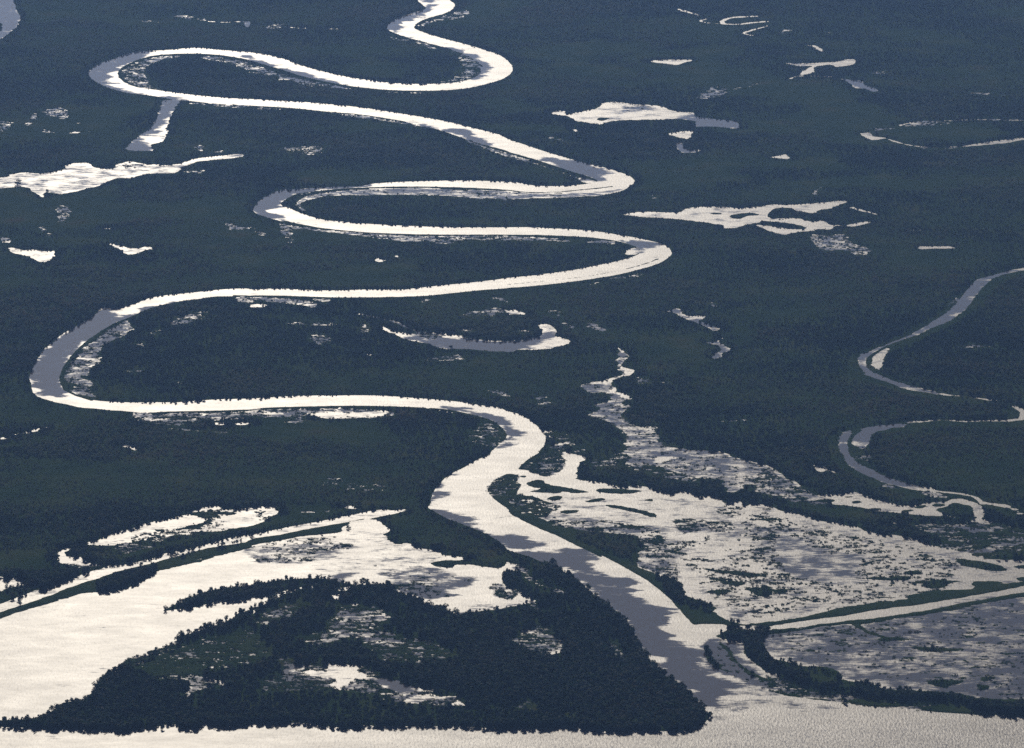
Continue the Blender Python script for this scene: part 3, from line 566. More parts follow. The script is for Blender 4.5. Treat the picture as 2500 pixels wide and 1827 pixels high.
# sheltered, mirror calm reaches in the lee of the banks
for t in ("A 1080,440 860,520 700,630 850,740 1050,820 1250,840 1450,870 1500,845 1300,825 1150,795 1000,740 935,690 925,630 1010,600 1090,550 1180,515 1300,475 1250,420",
          "A -200,-60 115,-60 180,150 130,260 -200,430", "A 1380,840 1560,840 1520,920 1460,1030 1330,1120 1200,1190 1260,1215 1330,1250 1310,1310 1060,1300 1200,1140 1330,1000",
          "B 1400,-80 1570,-80 1530,70 1400,160 1270,200 1255,250 1300,330 1120,240 1200,150 1480,80", "B -60,480 0,512 150,545 230,575 320,600 600,682 750,722 900,752 700,750 400,690 0,570",
          "B 1560,390 1700,405 1830,445 1920,490 1990,560 1970,630 1880,680 1930,600 1880,530 1750,470", "B 1350,1035 1500,1068 1500,1100 1400,1090", "B 1540,1105 1800,1115 1940,1185 2000,1250 1800,1190",
          "C 250,1320 450,1370 650,1400 850,1450 830,1530 770,1565 550,1490 400,1430", "F 1000,-15 600,15 280,30 130,70 -60,200 60,280 300,345 550,375 420,338 250,292 150,235 165,200 240,165 350,95 500,65 750,38 950,25",
          "G 960,485 1180,490 1310,520 1180,562 1140,590 1080,530", "E 1060,1040 870,1040 500,1270 280,1520 230,1652 530,1652 720,1390 900,1250 1150,1140 1450,1035 1700,992 1500,1003 1250,1065 1080,1125 1000,1120",
          "I 230,0 280,130 300,215 480,260 540,275 550,190 525,80 540,0", "J 1650,345 1900,362 2120,410 2170,450 2220,520 K 40,520 70,560 0,625 J 2200,640 2100,680 2190,580 2100,480 1900,400",
          "J 1490,1180 1520,1070 1590,970 1700,895 1850,820 1760,905 1650,990 1610,1080 1530,1150", "J 1510,1215 1700,1262 1810,1305 1830,1335 1950,1385 2050,1435 2200,1440 K 0,1430 200,1490 300,1560 450,1560 650,1560 690,1620 600,1652 300,1700 0,1560 J 1900,1400",
          "O 480,110 690,0 720,60 850,150 980,190 1110,250 1130,290 1040,335 1180,385 1330,450 1440,490 1400,545 1300,612 1390,665 1380,715 1540,755 1640,850 1720,905 1720,985 1950,1080 2050,1130 2000,1190 1850,1240 1720,1280 1500,1120 1150,800 1050,590 800,360",
          "O 1680,715 1780,690 1900,725 1990,780 1950,830 2050,925 2080,975 2200,1065 2050,1090 1850,1010 1740,930 1700,830", "H 2150,745 1800,820 1300,1260 820,1440 800,1560 870,1652 1050,1652 900,1500 1600,1190 1900,900",
          "L 850,0 900,80 1500,230 1500,190 1000,30", "L 780,530 640,600 700,800 900,930 1200,1020 1300,1030 1330,1000 900,830 760,700", "L 770,480 1260,460 900,700 770,640",
          "N 1140,240 1450,225 1500,270 1720,330 1680,360 1500,375 1420,330 1250,290", "N 1780,510 1880,470 2080,462 2000,530", "N 620,200 720,170 900,120 760,200",
          "F 1300,1330 1450,1290 1550,1330 1900,1350 2250,1360 G 150,1340 290,1300 330,1280 390,1310 200,1370 0,1440 F 1900,1430 1600,1410", "F 880,1100 1150,1150 1430,1265 1400,1290 980,1140",
          "C 1590,990 1990,1040 2000,1110 1620,1090", "C 1430,1220 1680,1280 1600,1320 1460,1305", "G 1420,1085 1530,1140 1680,1180 1820,1235 1770,1265 1480,1130", "G 1680,1350 1800,1360 1850,1400 1780,1480 1740,1490 1790,1420 1760,1370",
          "D 660,665 880,690 1010,775 950,790 760,720", "D 170,530 330,545 300,570", "N 200,870 300,870 420,930 250,1000 180,1020", "N 1050,1075 1250,1095 1420,1150 1300,1200", "N 280,1060 380,1060 380,1140 50,1180 60,1100"):
    calm(t, 1.45, 14, 12)
calm("K 60,960 700,1080 1400,1080 L 0,1180 900,1400 1900,1620 P 2300,30 2300,220 1200,380 0,580 O 1700,420 1400,150 K 1200,1450 300,1290", 0.36, 25, 10)
calm("P 20,680 800,590 1200,520 2300,340 2300,1230 1400,1160 1000,1120 400,950 40,850", 0.98, 14, 8)
calm("J 0,1540 600,1440 1150,1400 1700,1640 N 1600,60 900,160 300,60", 0.36, 12, 8)
calm("A -100,1500 600,1420 1500,1410 2100,1310 1600,1480 700,1640 E 400,100 -100,60", 0.52, 10, 8)
calm("I 730,1500 1700,1200 2200,1180 J 250,1230 I 2200,1380 1100,1500", 0.25, 10, 8)
water("L 150,1420 330,1450 480,1560 650,1590 830,1610 P 820,110 730,240 500,215 260,180 120,40 L 60,1560", 4.0, 20)
calm("L 0,1400 330,1430 500,1540 830,1590 P 850,120 740,260 500,240 230,200 80,50 L -20,1560", 0.82, 22, 14)
for t in ("K 450,1290 900,1290 1340,1380 1350,1500 1500,1560 O 1500,60 1100,60 K 1000,1450 400,1340", "K 1420,1290 1950,1330 1960,1420 1680,1385 1500,1420", 
          "O 1900,400 2100,440 2050,560 1850,530", "P 40,690 400,690 440,760 220,860 80,850", "P 800,860 1150,890 1300,980 1100,1060 820,1020", "P 1250,690 1900,740 2100,840 1900,960 1500,980 1350,800", "P 2000,660 2400,720 2400,900 2200,820",
          "P 660,1000 800,1010 1020,1130 860,1100", "L 200,870 440,1070 360,1120 L 0,1080 0,880 150,930", "K 1000,420 1280,500 1280,640 1200,760 1000,690 1000,560", "K 1380,830 1900,860 2250,950 2250,1060 1900,1040 1500,920", "J 60,1560 200,1520 600,1490 800,1540 500,1640 250,1600",
          "H 430,430 900,540 900,610 450,520"):
    calm(t, 0.72, 10, 8)
for t in ("O 2000,1120 2200,1140 P 300,1230 700,1300 300,1330 O 2200,1300 1900,1420 1760,1400 1800,1250", ):
    calm(t, 0.5, 10, 8)

clear("H 2400,715 2250,728 2000,790 1800,950 1600,1130 1300,1285 1080,1380 900,1460 865,1520 900,1640 L 1000,75 1250,160 1500,212 1700,240 1900,270", 50)
clear("L 2150,320 2230,370 2235,430 2100,450 1800,455 1450,445 1200,480 1000,500 800,540 700,600 720,700 800,830 1000,930 1300,1030 1480,1050 1700,1075 1860,1125 2100,1190 2250,1245", 50)
clear("D 850,1150 1080,1200 1400,1265 1720,1258 1900,1235 2250,1190", 40)
line("L 1500,212 1600,228 1750,240 1900,262 2020,275", 4, 2.0)
line("L 2100,450 1950,447 1750,455 1600,445 1450,445", 4, 1.6)
line("D 1080,1195 1250,1245 1450,1265 1740,1258", 5, 2.0)
line("D 1180,1080 1350,1045 1600,1040 1800,1028 2250,1035", 5, 2.0)

LAND += 0.5 * fbm(GX, GY, 9.0, 3, 901, 1.5) * (np.abs(LAND) < 30)

# ------------------------------------------------------------------ materials
def new_mat(name):
    m = bpy.data.materials.new(name)
    m.use_nodes = True
    nt = m.node_tree
    nt.nodes.clear()
    out = nt.nodes.new("ShaderNodeOutputMaterial")
    p = nt.nodes.new("ShaderNodeBsdfPrincipled")
    nt.links.new(p.outputs[0], out.inputs[0])
    return m, nt, p
def nd(nt, kind, **kw):
    n = nt.nodes.new(kind)
    for k, v in kw.items():
        setattr(n, k, v)
    return n
def noise(nt, vec, scale, detail=4.0, rough_=0.6):
    n = nd(nt, "ShaderNodeTexNoise")
    n.inputs["Scale"].default_value = scale
    n.inputs["Detail"].default_value = detail
    n.inputs["Roughness"].default_value = rough_
    nt.links.new(vec, n.inputs["Vector"])
    return n.outputs["Fac"]
def ramp(nt, fac, stops):
    r = nd(nt, "ShaderNodeValToRGB")
    e = r.color_ramp.elements
    while len(e) < len(stops):
        e.new(0.5)
    for el, (pos, c) in zip(e, stops):
        el.position = pos
        el.color = c if len(c) == 4 else (*c, 1)
    nt.links.new(fac, r.inputs[0])
    return r.outputs[0]
def mapping(nt, scale, turn=0.0):
    tc = nd(nt, "ShaderNodeTexCoord")
    mp = nd(nt, "ShaderNodeMapping")
    mp.inputs["Scale"].default_value = scale
    mp.inputs["Rotation"].default_value = (0, 0, turn)
    nt.links.new(tc.outputs["Object"], mp.inputs[0])
    return mp.outputs[0]

# ground: wet grass, sedge and leaf mould
MG, nt, p = new_mat("marsh_ground")
v = mapping(nt, (1, 1, 1))
c1 = ramp(nt, noise(nt, v, 0.012, 5), [(0.3, (0.026, 0.052, 0.020)), (0.5, (0.042, 0.072, 0.026)), (0.62, (0.060, 0.084, 0.030)), (0.75, (0.080, 0.074, 0.036))])
c2 = ramp(nt, noise(nt, v, 0.22, 4, 0.7), [(0.3, (0.45, 0.5, 0.45)), (0.7, (1.3, 1.25, 1.15))])
mx = nd(nt, "ShaderNodeMix", data_type='RGBA', blend_type='MULTIPLY')
mx.inputs[0].default_value = 1.0
nt.links.new(c1, mx.inputs[6]); nt.links.new(c2, mx.inputs[7])
nt.links.new(mx.outputs[2], p.inputs["Base Color"])
p.inputs["Roughness"].default_value = 1.0
p.inputs["Specular IOR Level"].default_value = 0.0
bp = nd(nt, "ShaderNodeBump")
bp.inputs["Strength"].default_value = 0.8
bp.inputs["Distance"].default_value = 1.0
nt.links.new(noise(nt, v, 0.5, 4), bp.inputs["Height"])
nt.links.new(bp.outputs[0], p.inputs["Normal"])

# water: glassy where the banks shelter it, ruffled by the breeze elsewhere
MW, nt, p = new_mat("river_water")
out = [n_ for n_ in nt.nodes if n_.type == 'OUTPUT_MATERIAL'][0]
pc = nd(nt, "ShaderNodeBsdfPrincipled")            # sheltered water; p is the ruffled water
for b_, r_ in ((p, 0.52), (pc, 0.04)):
    b_.inputs["Base Color"].default_value = (0.050, 0.038, 0.034, 1)
    b_.inputs["IOR"].default_value = 1.333
    b_.inputs["Roughness"].default_value = r_
def madd(a, k, c):
    m_ = nd(nt, "ShaderNodeMath", operation='MULTIPLY_ADD')
    nt.links.new(a, m_.inputs[0]); m_.inputs[1].default_value = k
    if isinstance(c, float):
        m_.inputs[2].default_value = c
    else:
        nt.links.new(c, m_.inputs[2])
    return m_.outputs[0]
at = nd(nt, "ShaderNodeAttribute", attribute_name="calm")
ch = nd(nt, "ShaderNodeAttribute", attribute_name="chop")
gust = noise(nt, mapping(nt, (0.022, 0.034, 0.034)), 1.0, 8, 0.72)
cats = noise(nt, mapping(nt, (0.05, 0.20, 0.20)), 1.0, 4, 0.75)
f_ = madd(gust, 3.6, madd(cats, 2.2, madd(at.outputs["Fac"], 1.0, -2.90)))
rg = nd(nt, "ShaderNodeMapRange", interpolation_type='SMOOTHSTEP')
nt.links.new(f_, rg.inputs["Value"])
rg.inputs["From Min"].default_value = 0.26; rg.inputs["From Max"].default_value = 1.0
rr = nd(nt, "ShaderNodeMapRange")                  # gusts roughen the ruffled water unevenly
nt.links.new(noise(nt, mapping(nt, (0.012, 0.03, 0.03), 0.3), 1.0, 6, 0.7), rr.inputs["Value"])
rr.inputs["From Min"].default_value = 0.3; rr.inputs["From Max"].default_value = 0.7
rr.inputs["To Min"].default_value = 0.48; rr.inputs["To Max"].default_value = 0.535
nt.links.new(rr.outputs[0], p.inputs["Roughness"])
# cat's-paws: the ruffled water itself is grainy, most of all in the open bay
gr = noise(nt, mapping(nt, (0.36, 0.11, 0.20), 0.5), 1.0, 4, 0.75)
gm = nd(nt, "ShaderNodeMapRange")
nt.links.new(gr, gm.inputs["Value"])
gm.inputs["From Min"].default_value = 0.50; gm.inputs["From Max"].default_value = 0.30
gx = nd(nt, "ShaderNodeMath", operation='MULTIPLY')
nt.links.new(gm.outputs[0], gx.inputs[0]); nt.links.new(ch.outputs["Fac"], gx.inputs[1])
mxm = nd(nt, "ShaderNodeMath", operation='MAXIMUM')
nt.links.new(rg.outputs[0], mxm.inputs[0]); nt.links.new(gx.outputs[0], mxm.inputs[1])
ms = nd(nt, "ShaderNodeMixShader")
nt.links.new(mxm.outputs[0], ms.inputs[0]); nt.links.new(p.outputs[0], ms.inputs[1]); nt.links.new(pc.outputs[0], ms.inputs[2])
nt.links.new(ms.outputs[0], out.inputs[0])
bp = nd(nt, "ShaderNodeBump")
bp.inputs["Distance"].default_value = 1.0
nt.links.new(noise(nt, mapping(nt, (0.34, 0.10, 0.2), 0.5), 1.0, 5, 0.65), bp.inputs["Height"])
nt.links.new(ch.outputs["Fac"], bp.inputs["Strength"])
nt.links.new(bp.outputs[0], p.inputs["Normal"])

def leaf_mat(name, stops):
    m, nt, p = new_mat(name)
    oi = nd(nt, "ShaderNodeObjectInfo")
    geo = nd(nt, "ShaderNodeNewGeometry")
    def part(fac, k, last=None):
        ad = nd(nt, "ShaderNodeMath", operation='MULTIPLY_ADD')
        nt.links.new(fac, ad.inputs[0]); ad.inputs[1].default_value = k
        if last is None:
            ad.inputs[2].default_value = 0.0
        else:
            nt.links.new(last, ad.inputs[2])
        return ad.outputs[0]
    sm = part(noise(nt, geo.outputs["Position"], 0.0045, 5, 0.65), 1.5)
    sm = part(noise(nt, geo.outputs["Position"], 0.03, 3), 0.6, sm)
    sm = part(oi.outputs["Random"], 0.5, sm)
    sub = nd(nt, "ShaderNodeMath", operation='SUBTRACT')
    nt.links.new(sm, sub.inputs[0]); sub.inputs[1].default_value = 0.80
    colr = ramp(nt, sub.outputs[0], stops)
    nt.links.new(colr, p.inputs["Base Color"])
    tl = nd(nt, "ShaderNodeBsdfTranslucent")           # thin leaves glow a little against the light
    nt.links.new(colr, tl.inputs["Color"])
    ms = nd(nt, "ShaderNodeMixShader")
    ms.inputs[0].default_value = 0.45
    nt.links.new(p.outputs[0], ms.inputs[1]); nt.links.new(tl.outputs[0], ms.inputs[2])
    nt.links.new(ms.outputs[0], [n_ for n_ in nt.nodes if n_.type == 'OUTPUT_MATERIAL'][0].inputs[0])
    p.inputs["Roughness"].default_value = 0.75
    p.inputs["Specular IOR Level"].default_value = 0.08
    return m
ML = leaf_mat("mangrove_leaves", [(0.15, (0.008, 0.026, 0.012)), (0.45, (0.016, 0.046, 0.018)), (0.65, (0.028, 0.060, 0.020)), (0.9, (0.055, 0.050, 0.024))])
MS = leaf_mat("scrub_leaves", [(0.15, (0.045, 0.085, 0.030)), (0.45, (0.080, 0.125, 0.042)), (0.65, (0.110, 0.145, 0.046)), (0.9, (0.150, 0.125, 0.060))])
MB, nt, p = new_mat("bark")
nt.links.new(ramp(nt, noise(nt, mapping(nt, (1, 1, 0.3)), 6.0), [(0.3, (0.05, 0.04, 0.03)), (0.7, (0.12, 0.10, 0.08))]), p.inputs["Base Color"])
p.inputs["Roughness"].default_value = 0.9

# ------------------------------------------------------------------ ground and water sheets
def grid_mesh(name, X, Y, Z, mat, attrs=None):
    nr, nc = X.shape
    me = bpy.data.meshes.new(name)
    nv = nr * nc
    me.vertices.add(nv)
    co = np.stack([X, Y, Z], -1).reshape(-1).astype(np.float32)
    me.vertices.foreach_set("co", co)
    idx = np.arange(nv).reshape(nr, nc)
    # rows run from far to near, so this order gives faces that look up
    q = np.stack([idx[:-1, :-1], idx[1:, :-1], idx[1:, 1:], idx[:-1, 1:]], -1).reshape(-1, 4)
    nf = len(q)
    me.loops.add(nf * 4)
    me.loops.foreach_set("vertex_index", q.reshape(-1).astype(np.int32))
    me.polygons.add(nf)
    me.polygons.foreach_set("loop_start", np.arange(0, nf * 4, 4, dtype=np.int32))
    me.polygons.foreach_set("use_smooth", np.ones(nf, bool))
    for k, a in (attrs or {}).items():
        t = me.attributes.new(k, 'FLOAT', 'POINT')
        t.data.foreach_set("value", a.reshape(-1).astype(np.float32))
    me.materials.append(mat)
    me.update(calc_edges=True)
    o = bpy.data.objects.new(name, me)
    COL.objects.link(o)
    return o
Z = np.clip(0.14 * LAND, -1.4, 0.9) + np.where(LAND > 3, 0.25 * fbm(GX, GY, 18, 3, 950), 0)
ground = grid_mesh("ground", GX, GY, Z, MG)
ground["kind"] = "structure"
ground["label"] = "dark green delta ground cut by looping river channels and pools"
CHOP = 0.24 + 0.70 * sstep(1690, 1800, VV) * sstep(300, 2100, UU)   # the open bay is choppier towards the right
s2r = np.unique(np.concatenate([np.arange(0, NV, 2), [NV - 1]]))
s2c = np.unique(np.concatenate([np.arange(0, NU, 2), [NU - 1]]))
ix = np.ix_(s2r, s2c)
water_o = grid_mesh("water", GX[ix], GY[ix], np.zeros(GX[ix].shape), MW, {"calm": CALM[ix], "chop": CHOP[ix]})
water_o["kind"] = "structure"
water_o["label"] = "sunlit meandering river, lagoons, canals and bay with calm grey reaches"

# ------------------------------------------------------------------ trees
def crown_mesh(name, seed, n_leaf, leaf, lobes, mat, spread=0.36, z0=0.22, up=0.0):
    """leaf clumps spread through several lobes of an uneven crown; unit height"""
    r = random.Random(seed)
    cen = []
    for k in range(lobes):
        a = k * 2.4 + r.uniform(-0.5, 0.5)
        rad = spread * r.uniform(0.15, 0.75) if k else 0.0
        hz = r.uniform(z0 + 0.14, 0.74) if k else 0.72
        cen.append((rad * math.cos(a), rad * math.sin(a), hz, r.uniform(0.13, 0.22) if k else 0.24))
    vs, fs = [], []
    for i in range(n_leaf):
        cx, cy, cz, cr = cen[r.randrange(len(cen))]
        th, u = r.uniform(0, 2 * math.pi), r.uniform(-0.85, 1)
        s = math.sqrt(1 - u * u)
        k = cr * r.uniform(0.6, 1.05)
        px, py, pz = cx + k * s * math.cos(th), cy + k * s * math.sin(th), max(0.06, cz + k * u * 1.05)
        nx, ny, nz = s * math.cos(th) + r.uniform(-.7, .7), s * math.sin(th) + r.uniform(-.7, .7), u + up + r.uniform(-.3, .9)
        l = math.sqrt(nx * nx + ny * ny + nz * nz) + 1e-6
        nx, ny, nz = nx / l, ny / l, nz / l
        tx, ty, tz = -ny, nx, 0.0
        l = math.hypot(tx, ty) or 1.0
        tx, ty = tx / l, ty / l
        bx, by, bz = ny * tz - nz * ty, nz * tx - nx * tz, nx * ty - ny * tx
        a1, a2 = leaf * r.uniform(0.6, 1.25), leaf * r.uniform(0.45, 0.9)
        b0 = len(vs)
        for (p_, q_) in ((-1, -0.3), (0.1, -1), (1, 0.25), (-0.2, 1)):
            vs.append((px + p_ * a1 * tx + q_ * a2 * bx, py + p_ * a1 * ty + q_ * a2 * by, pz + p_ * a1 * tz + q_ * a2 * bz))
        fs.append((b0, b0 + 1, b0 + 2, b0 + 3))
    me = bpy.data.meshes.new(name)
    me.from_pydata(vs, [], fs)
    me.materials.append(mat)
    return me
def trunk_mesh(name, seed, mat):
    """tapered leaning trunk with forking limbs, unit height"""
    r = random.Random(seed)
    vs, fs = [], []
    def limb(pts, rads, n=6):
        b = len(vs)
        for (x, y, z), rad in zip(pts, rads):
            for k in range(n):
                a = 2 * math.pi * k / n
                vs.append((x + rad * math.cos(a), y + rad * math.sin(a), z))
        for j in range(len(pts) - 1):
            for k in range(n):
                fs.append((b + j * n + k, b + j * n + (k + 1) % n, b + (j + 1) * n + (k + 1) % n, b + (j + 1) * n + k))
        fs.append(tuple(b + (len(pts) - 1) * n + k for k in range(n)))
    lx, ly = r.uniform(-.05, .05), r.uniform(-.05, .05)
    limb([(0, 0, -0.04), (0.3 * lx, 0.3 * ly, 0.15), (lx, ly, 0.4), (1.3 * lx, 1.3 * ly, 0.72)], [0.035, 0.025, 0.018, 0.006])
    for k in range(5):
        a = k * 1.3 + r.uniform(-.3, .3)
        z = 0.2 + 0.07 * k
        L = r.uniform(0.14, 0.26)
        limb([(lx * z / 0.4, ly * z / 0.4, z), (lx + L * 0.6 * math.cos(a), ly + L * 0.6 * math.sin(a), z + 0.13), (lx + L * math.cos(a), ly + L * math.sin(a), z + 0.28)], [0.013, 0.008, 0.003], 5)
    me = bpy.data.meshes.new(name)
    me.from_pydata(vs, [], fs)
    me.materials.append(mat)
    return me
crowns = [crown_mesh("crown", 40 + i, 420, 0.055, 7 + i % 3, ML, 0.40 + 0.05 * (i % 3), 0.08) for i in range(7)]
trunks = [trunk_mesh("trunk", 90 + i, MB) for i in range(4)]

iu = lambda px: np.interp(px, u_ax, np.arange(NU))
iv = lambda py: np.interp(py, v_ax, np.arange(NV))
def look(F, px, py):
    return F[np.clip(np.rint(iv(py)).astype(int), 0, NV - 1), np.clip(np.rint(iu(px)).astype(int), 0, NU - 1)]

# --- trees one can tell apart: the rows along the near shores, every one its own object
def tree(x, y, h, label, group=None, name="mangrove_tree", wide=1.0):
    z = float(look(Z, *to_photo(np.array([x]), np.array([y])))[0])
    root = bpy.data.objects.new(name, None)
    root.empty_display_size = 1.0
    COL.objects.link(root)
    root.location = (x, y, max(z, -0.3))
    root.rotation_euler = (0, 0, random.uniform(0, 6.28))
    root.scale = (h * wide, h * wide, h)
    root["label"], root["category"] = label, "tree"
    if group:
        root["group"] = group
    for nm, me in (("trunk", random.choice(trunks)), ("crown", random.choice(crowns))):
        c = bpy.data.objects.new(nm, me)
        COL.objects.link(c)
        c.parent = root
    return root
def row(text, n, h, label, group, jx=4.0, jy=3.0, wide=1.0):
    q = trace(text)
    gx, gy = to_ground(q[:, 0], q[:, 1])
    s = np.concatenate([[0], np.cumsum(np.hypot(np.diff(gx), np.diff(gy)))])
    for k in range(n):
        t = (k + random.uniform(0.1, 0.9)) / n * s[-1]
        for _ in range(12):
            x = float(np.interp(t, s, gx)) + random.gauss(0, jx * 0.5)
            y = float(np.interp(t, s, gy)) + random.gauss(0, jy * 0.5)
            if look(LAND, *to_photo(np.array([x]), np.array([y])))[0] > -0.6:
                break
        tree(x, y, h * random.uniform(0.6, 1.25), label, group, wide=wide * random.uniform(0.9, 1.4))
row("M 340,1468 440,1500 560,1468 640,1480 800,1492 930,1480 1050,1500 1250,1478 1400,1446 1520,1436 1560,1470 1690,1478 1750,1430 1900,1457 2100,1450 2200,1432 N 150,1440 300,1425 480,1432 600,1458 780,1480 900,1470 950,1448 1200,1462 1600,1458 1850,1462 2200,1482 "
    "O 0,1478 200,1482 450,1458 700,1492 1000,1507 1200,1492 1400,1507 1560,1492 1680,1440 1730,1370", 95, 8.0,
    "dark mangrove tree in the ragged row along the wooded spit's bottom shore", "trees along the bay shore of the wooded spit")
row("O 330,60 420,120 500,180 600,250 680,310 760,380 850,450 950,530 1030,610 1080,690 1100,770 1160,830 1210,910 1280,990 1350,1060 1440,1110 1500,1160 1570,1220 1620,1280 1690,1330", 50, 9.0,
    "dark mangrove tree on the wooded spit edge facing the grey calm river mouth", "trees along the river side of the wooded spit", 6, 8)
row("M 370,1400 450,1350 530,1290 650,1262 760,1262 790,1225 830,1150 870,1075 930,1020 1070,955 1180,905 1270,895 1380,815 1510,785 1530,715 1650,675 1780,635", 42, 8.0,
    "dark mangrove tree standing out against the bright lagoon on the spit's sloping upper left shore", "trees along the lagoon shore of the spit", 5, 6)
for px, py, w in ((1868, 590, "leftmost of three"), (1945, 560, "middle of three"), (2085, 515, "rightmost of three")):
    x, y = to_ground(px * K, 1357 + py * K)
    tree(float(x), float(y), 9.0, w + " lone round trees on the spit's bare lagoon shore", "lone trees on the lagoon shore")
row("N 30,475 150,400 230,370 M 2200,445", 8, 8.5, "bushy tree in the small clump beside the inlet below the lagoon bar", "clump beside the lagoon inlet", 5, 8)
row("N 840,290 900,275 1000,262 1130,265 1190,310 1300,350 1450,405 1480,450 1600,455 1680,490 1750,530", 30, 9.5,
    "tall dark tree on the hump of woods ending the lagoon below its glittering head", "trees on the hump beside the lagoon head", 8, 12)
row("M 1400,482 1450,455 1550,425 1620,395 1750,340 1900,310 2250,265 N 0,275 200,240 400,220 640,215", 40, 7.5,
    "small dark tree on the narrow wooded bar lying in the bright lagoon", "trees on the lagoon bar", 8, 10, 0.8)
row("I 1460,1620 1520,1590 1720,1545", 9, 6.5, "dark tree in the left short row on the grassy dyke by the straight canal", "left tree row on the canal dyke", 3, 4)
row("I 1860,1540 1960,1515 2080,1480", 7, 7.0, "dark tree in the right short row on the grassy dyke by the straight canal", "right tree row on the canal dyke", 3, 4)
row("M 850,310 900,270 1050,230 1150,200 1300,150", 14, 7.5, "dark tree in the wooded bulge of the dyke sloping into the lagoon", "trees on the wooded bulge of the dyke", 6, 10)
row("O 1900,640 2000,635 2100,632 2220,635", 8, 6.5, "dark tree at the square headland where the right canal meets the river", "trees on the headland by the right canal mouth", 2, 5)
for crop, px, py, h, lab in (("M", 170, 425, 8.0, "lone spreading tree on the bare dyke between canal and lagoon, far left"), ("I", 2160, 1470, 6.0, "single small round tree on the bare dyke right of the two short tree rows"),
                             ("A", 155, 1590, 13.0, "lone tall tree standing up in the pale long pool at the left edge"), ("E", 405, 80, 8.0, "lone round tree at the lower shore of the pale long pool"),
                             ("M", 1395, 1487, 6.5, "lone small bush standing in the bay off the wooded spit's shore"), ("F", 1690, 1425, 8.0, "lone round tree on the lower shore of the curved oxbow pool"),
                             ("J", 808, 1375, 7.0, "lone dark tree beside the narrow white channel at the lagoon's upper end")):
    x, y = to_ground(CROP[crop][0] + px * K, CROP[crop][1] + py * K)
    tree(float(x), float(y), h, lab, wide=1.3)

# --- the forest and scrub beyond counting: one object
kinds = bpy.data.collections.new("forest_tree_kinds")
for i in range(6):
    me = crown_mesh("forest_crown", 300 + i, 150, 0.10, 5 + i % 3, ML if i < 4 else MS, 0.36 + 0.05 * (i % 2), 0.1, 0.0 if i < 4 else 0.9)
    kinds.objects.link(bpy.data.objects.new("forest_tree_%d" % i, me))
def scatter():
    xs, ys = [], []
    y0, y1 = to_ground(0, 1990)[1], to_ground(0, -150)[1]
    y = float(y0)
    while y < y1:
        sp = 4.6 + 2.2 * (y - y0) / (y1 - y0)
        hw = float(to_ground(2660, to_photo(0, y)[1])[0])
        n = int(2 * hw / sp)
        xs.append(-hw + rng.random(n) * 2 * hw)
        ys.append(y + (rng.random(n) - 0.5) * sp * 2.4)
        y += sp
    return np.concatenate(xs), np.concatenate(ys)
tx, ty = scatter()
px, py = to_photo(tx, ty)
land = look(LAND, px, py)
opn = look(OPEN, px, py)
grove = fbm(tx, ty, 170, 4, 700, 1.4)
bank = sstep(24.5, 9, land)
h = 3.1 + 1.6 * grove + 1.8 * rng.random(len(tx)) ** 2 + np.where(py > 1000, 3.0, 1.6) * bank * rng.random(len(tx))
h = np.where(py > 1385, h * 0.6 + 4.2 + 2.0 * rng.random(len(tx)), h)
h = np.where(opn > 0.25, h * 0.42, h)
h = np.where(rng.random(len(tx)) < 0.035, h * 1.45, h)      # a few emergent crowns
h = np.clip(h, 1.0, 11.5)
ok = (land > 1.2) & (rng.random(len(tx)) > opn * 1.02)
meadow = sstep(0.25, 0.9, fbm(tx, ty, 240, 5, 820, 1.2)) * (1 - bank) * (py < 1400)
ok &= rng.random(len(tx)) < np.clip(0.85 + 0.4 * grove + 0.4 * bank - 1.1 * meadow, 0.05, 1.0)
h = h * (1 - 0.5 * meadow)
for it in range(3):                        # trees stay low where their crowns would stand in front of open water
    qx, qy = to_photo(tx, ty, h * 0.85)
    bad = (look(LAND, qx, qy) < 0.5) & (rng.random(len(tx)) < np.where(py > 1385, 0.5, np.where(py < 1000, 0.99, 0.95)))
    h = np.where(bad, h * 0.62, h)
ok &= h > 0.9

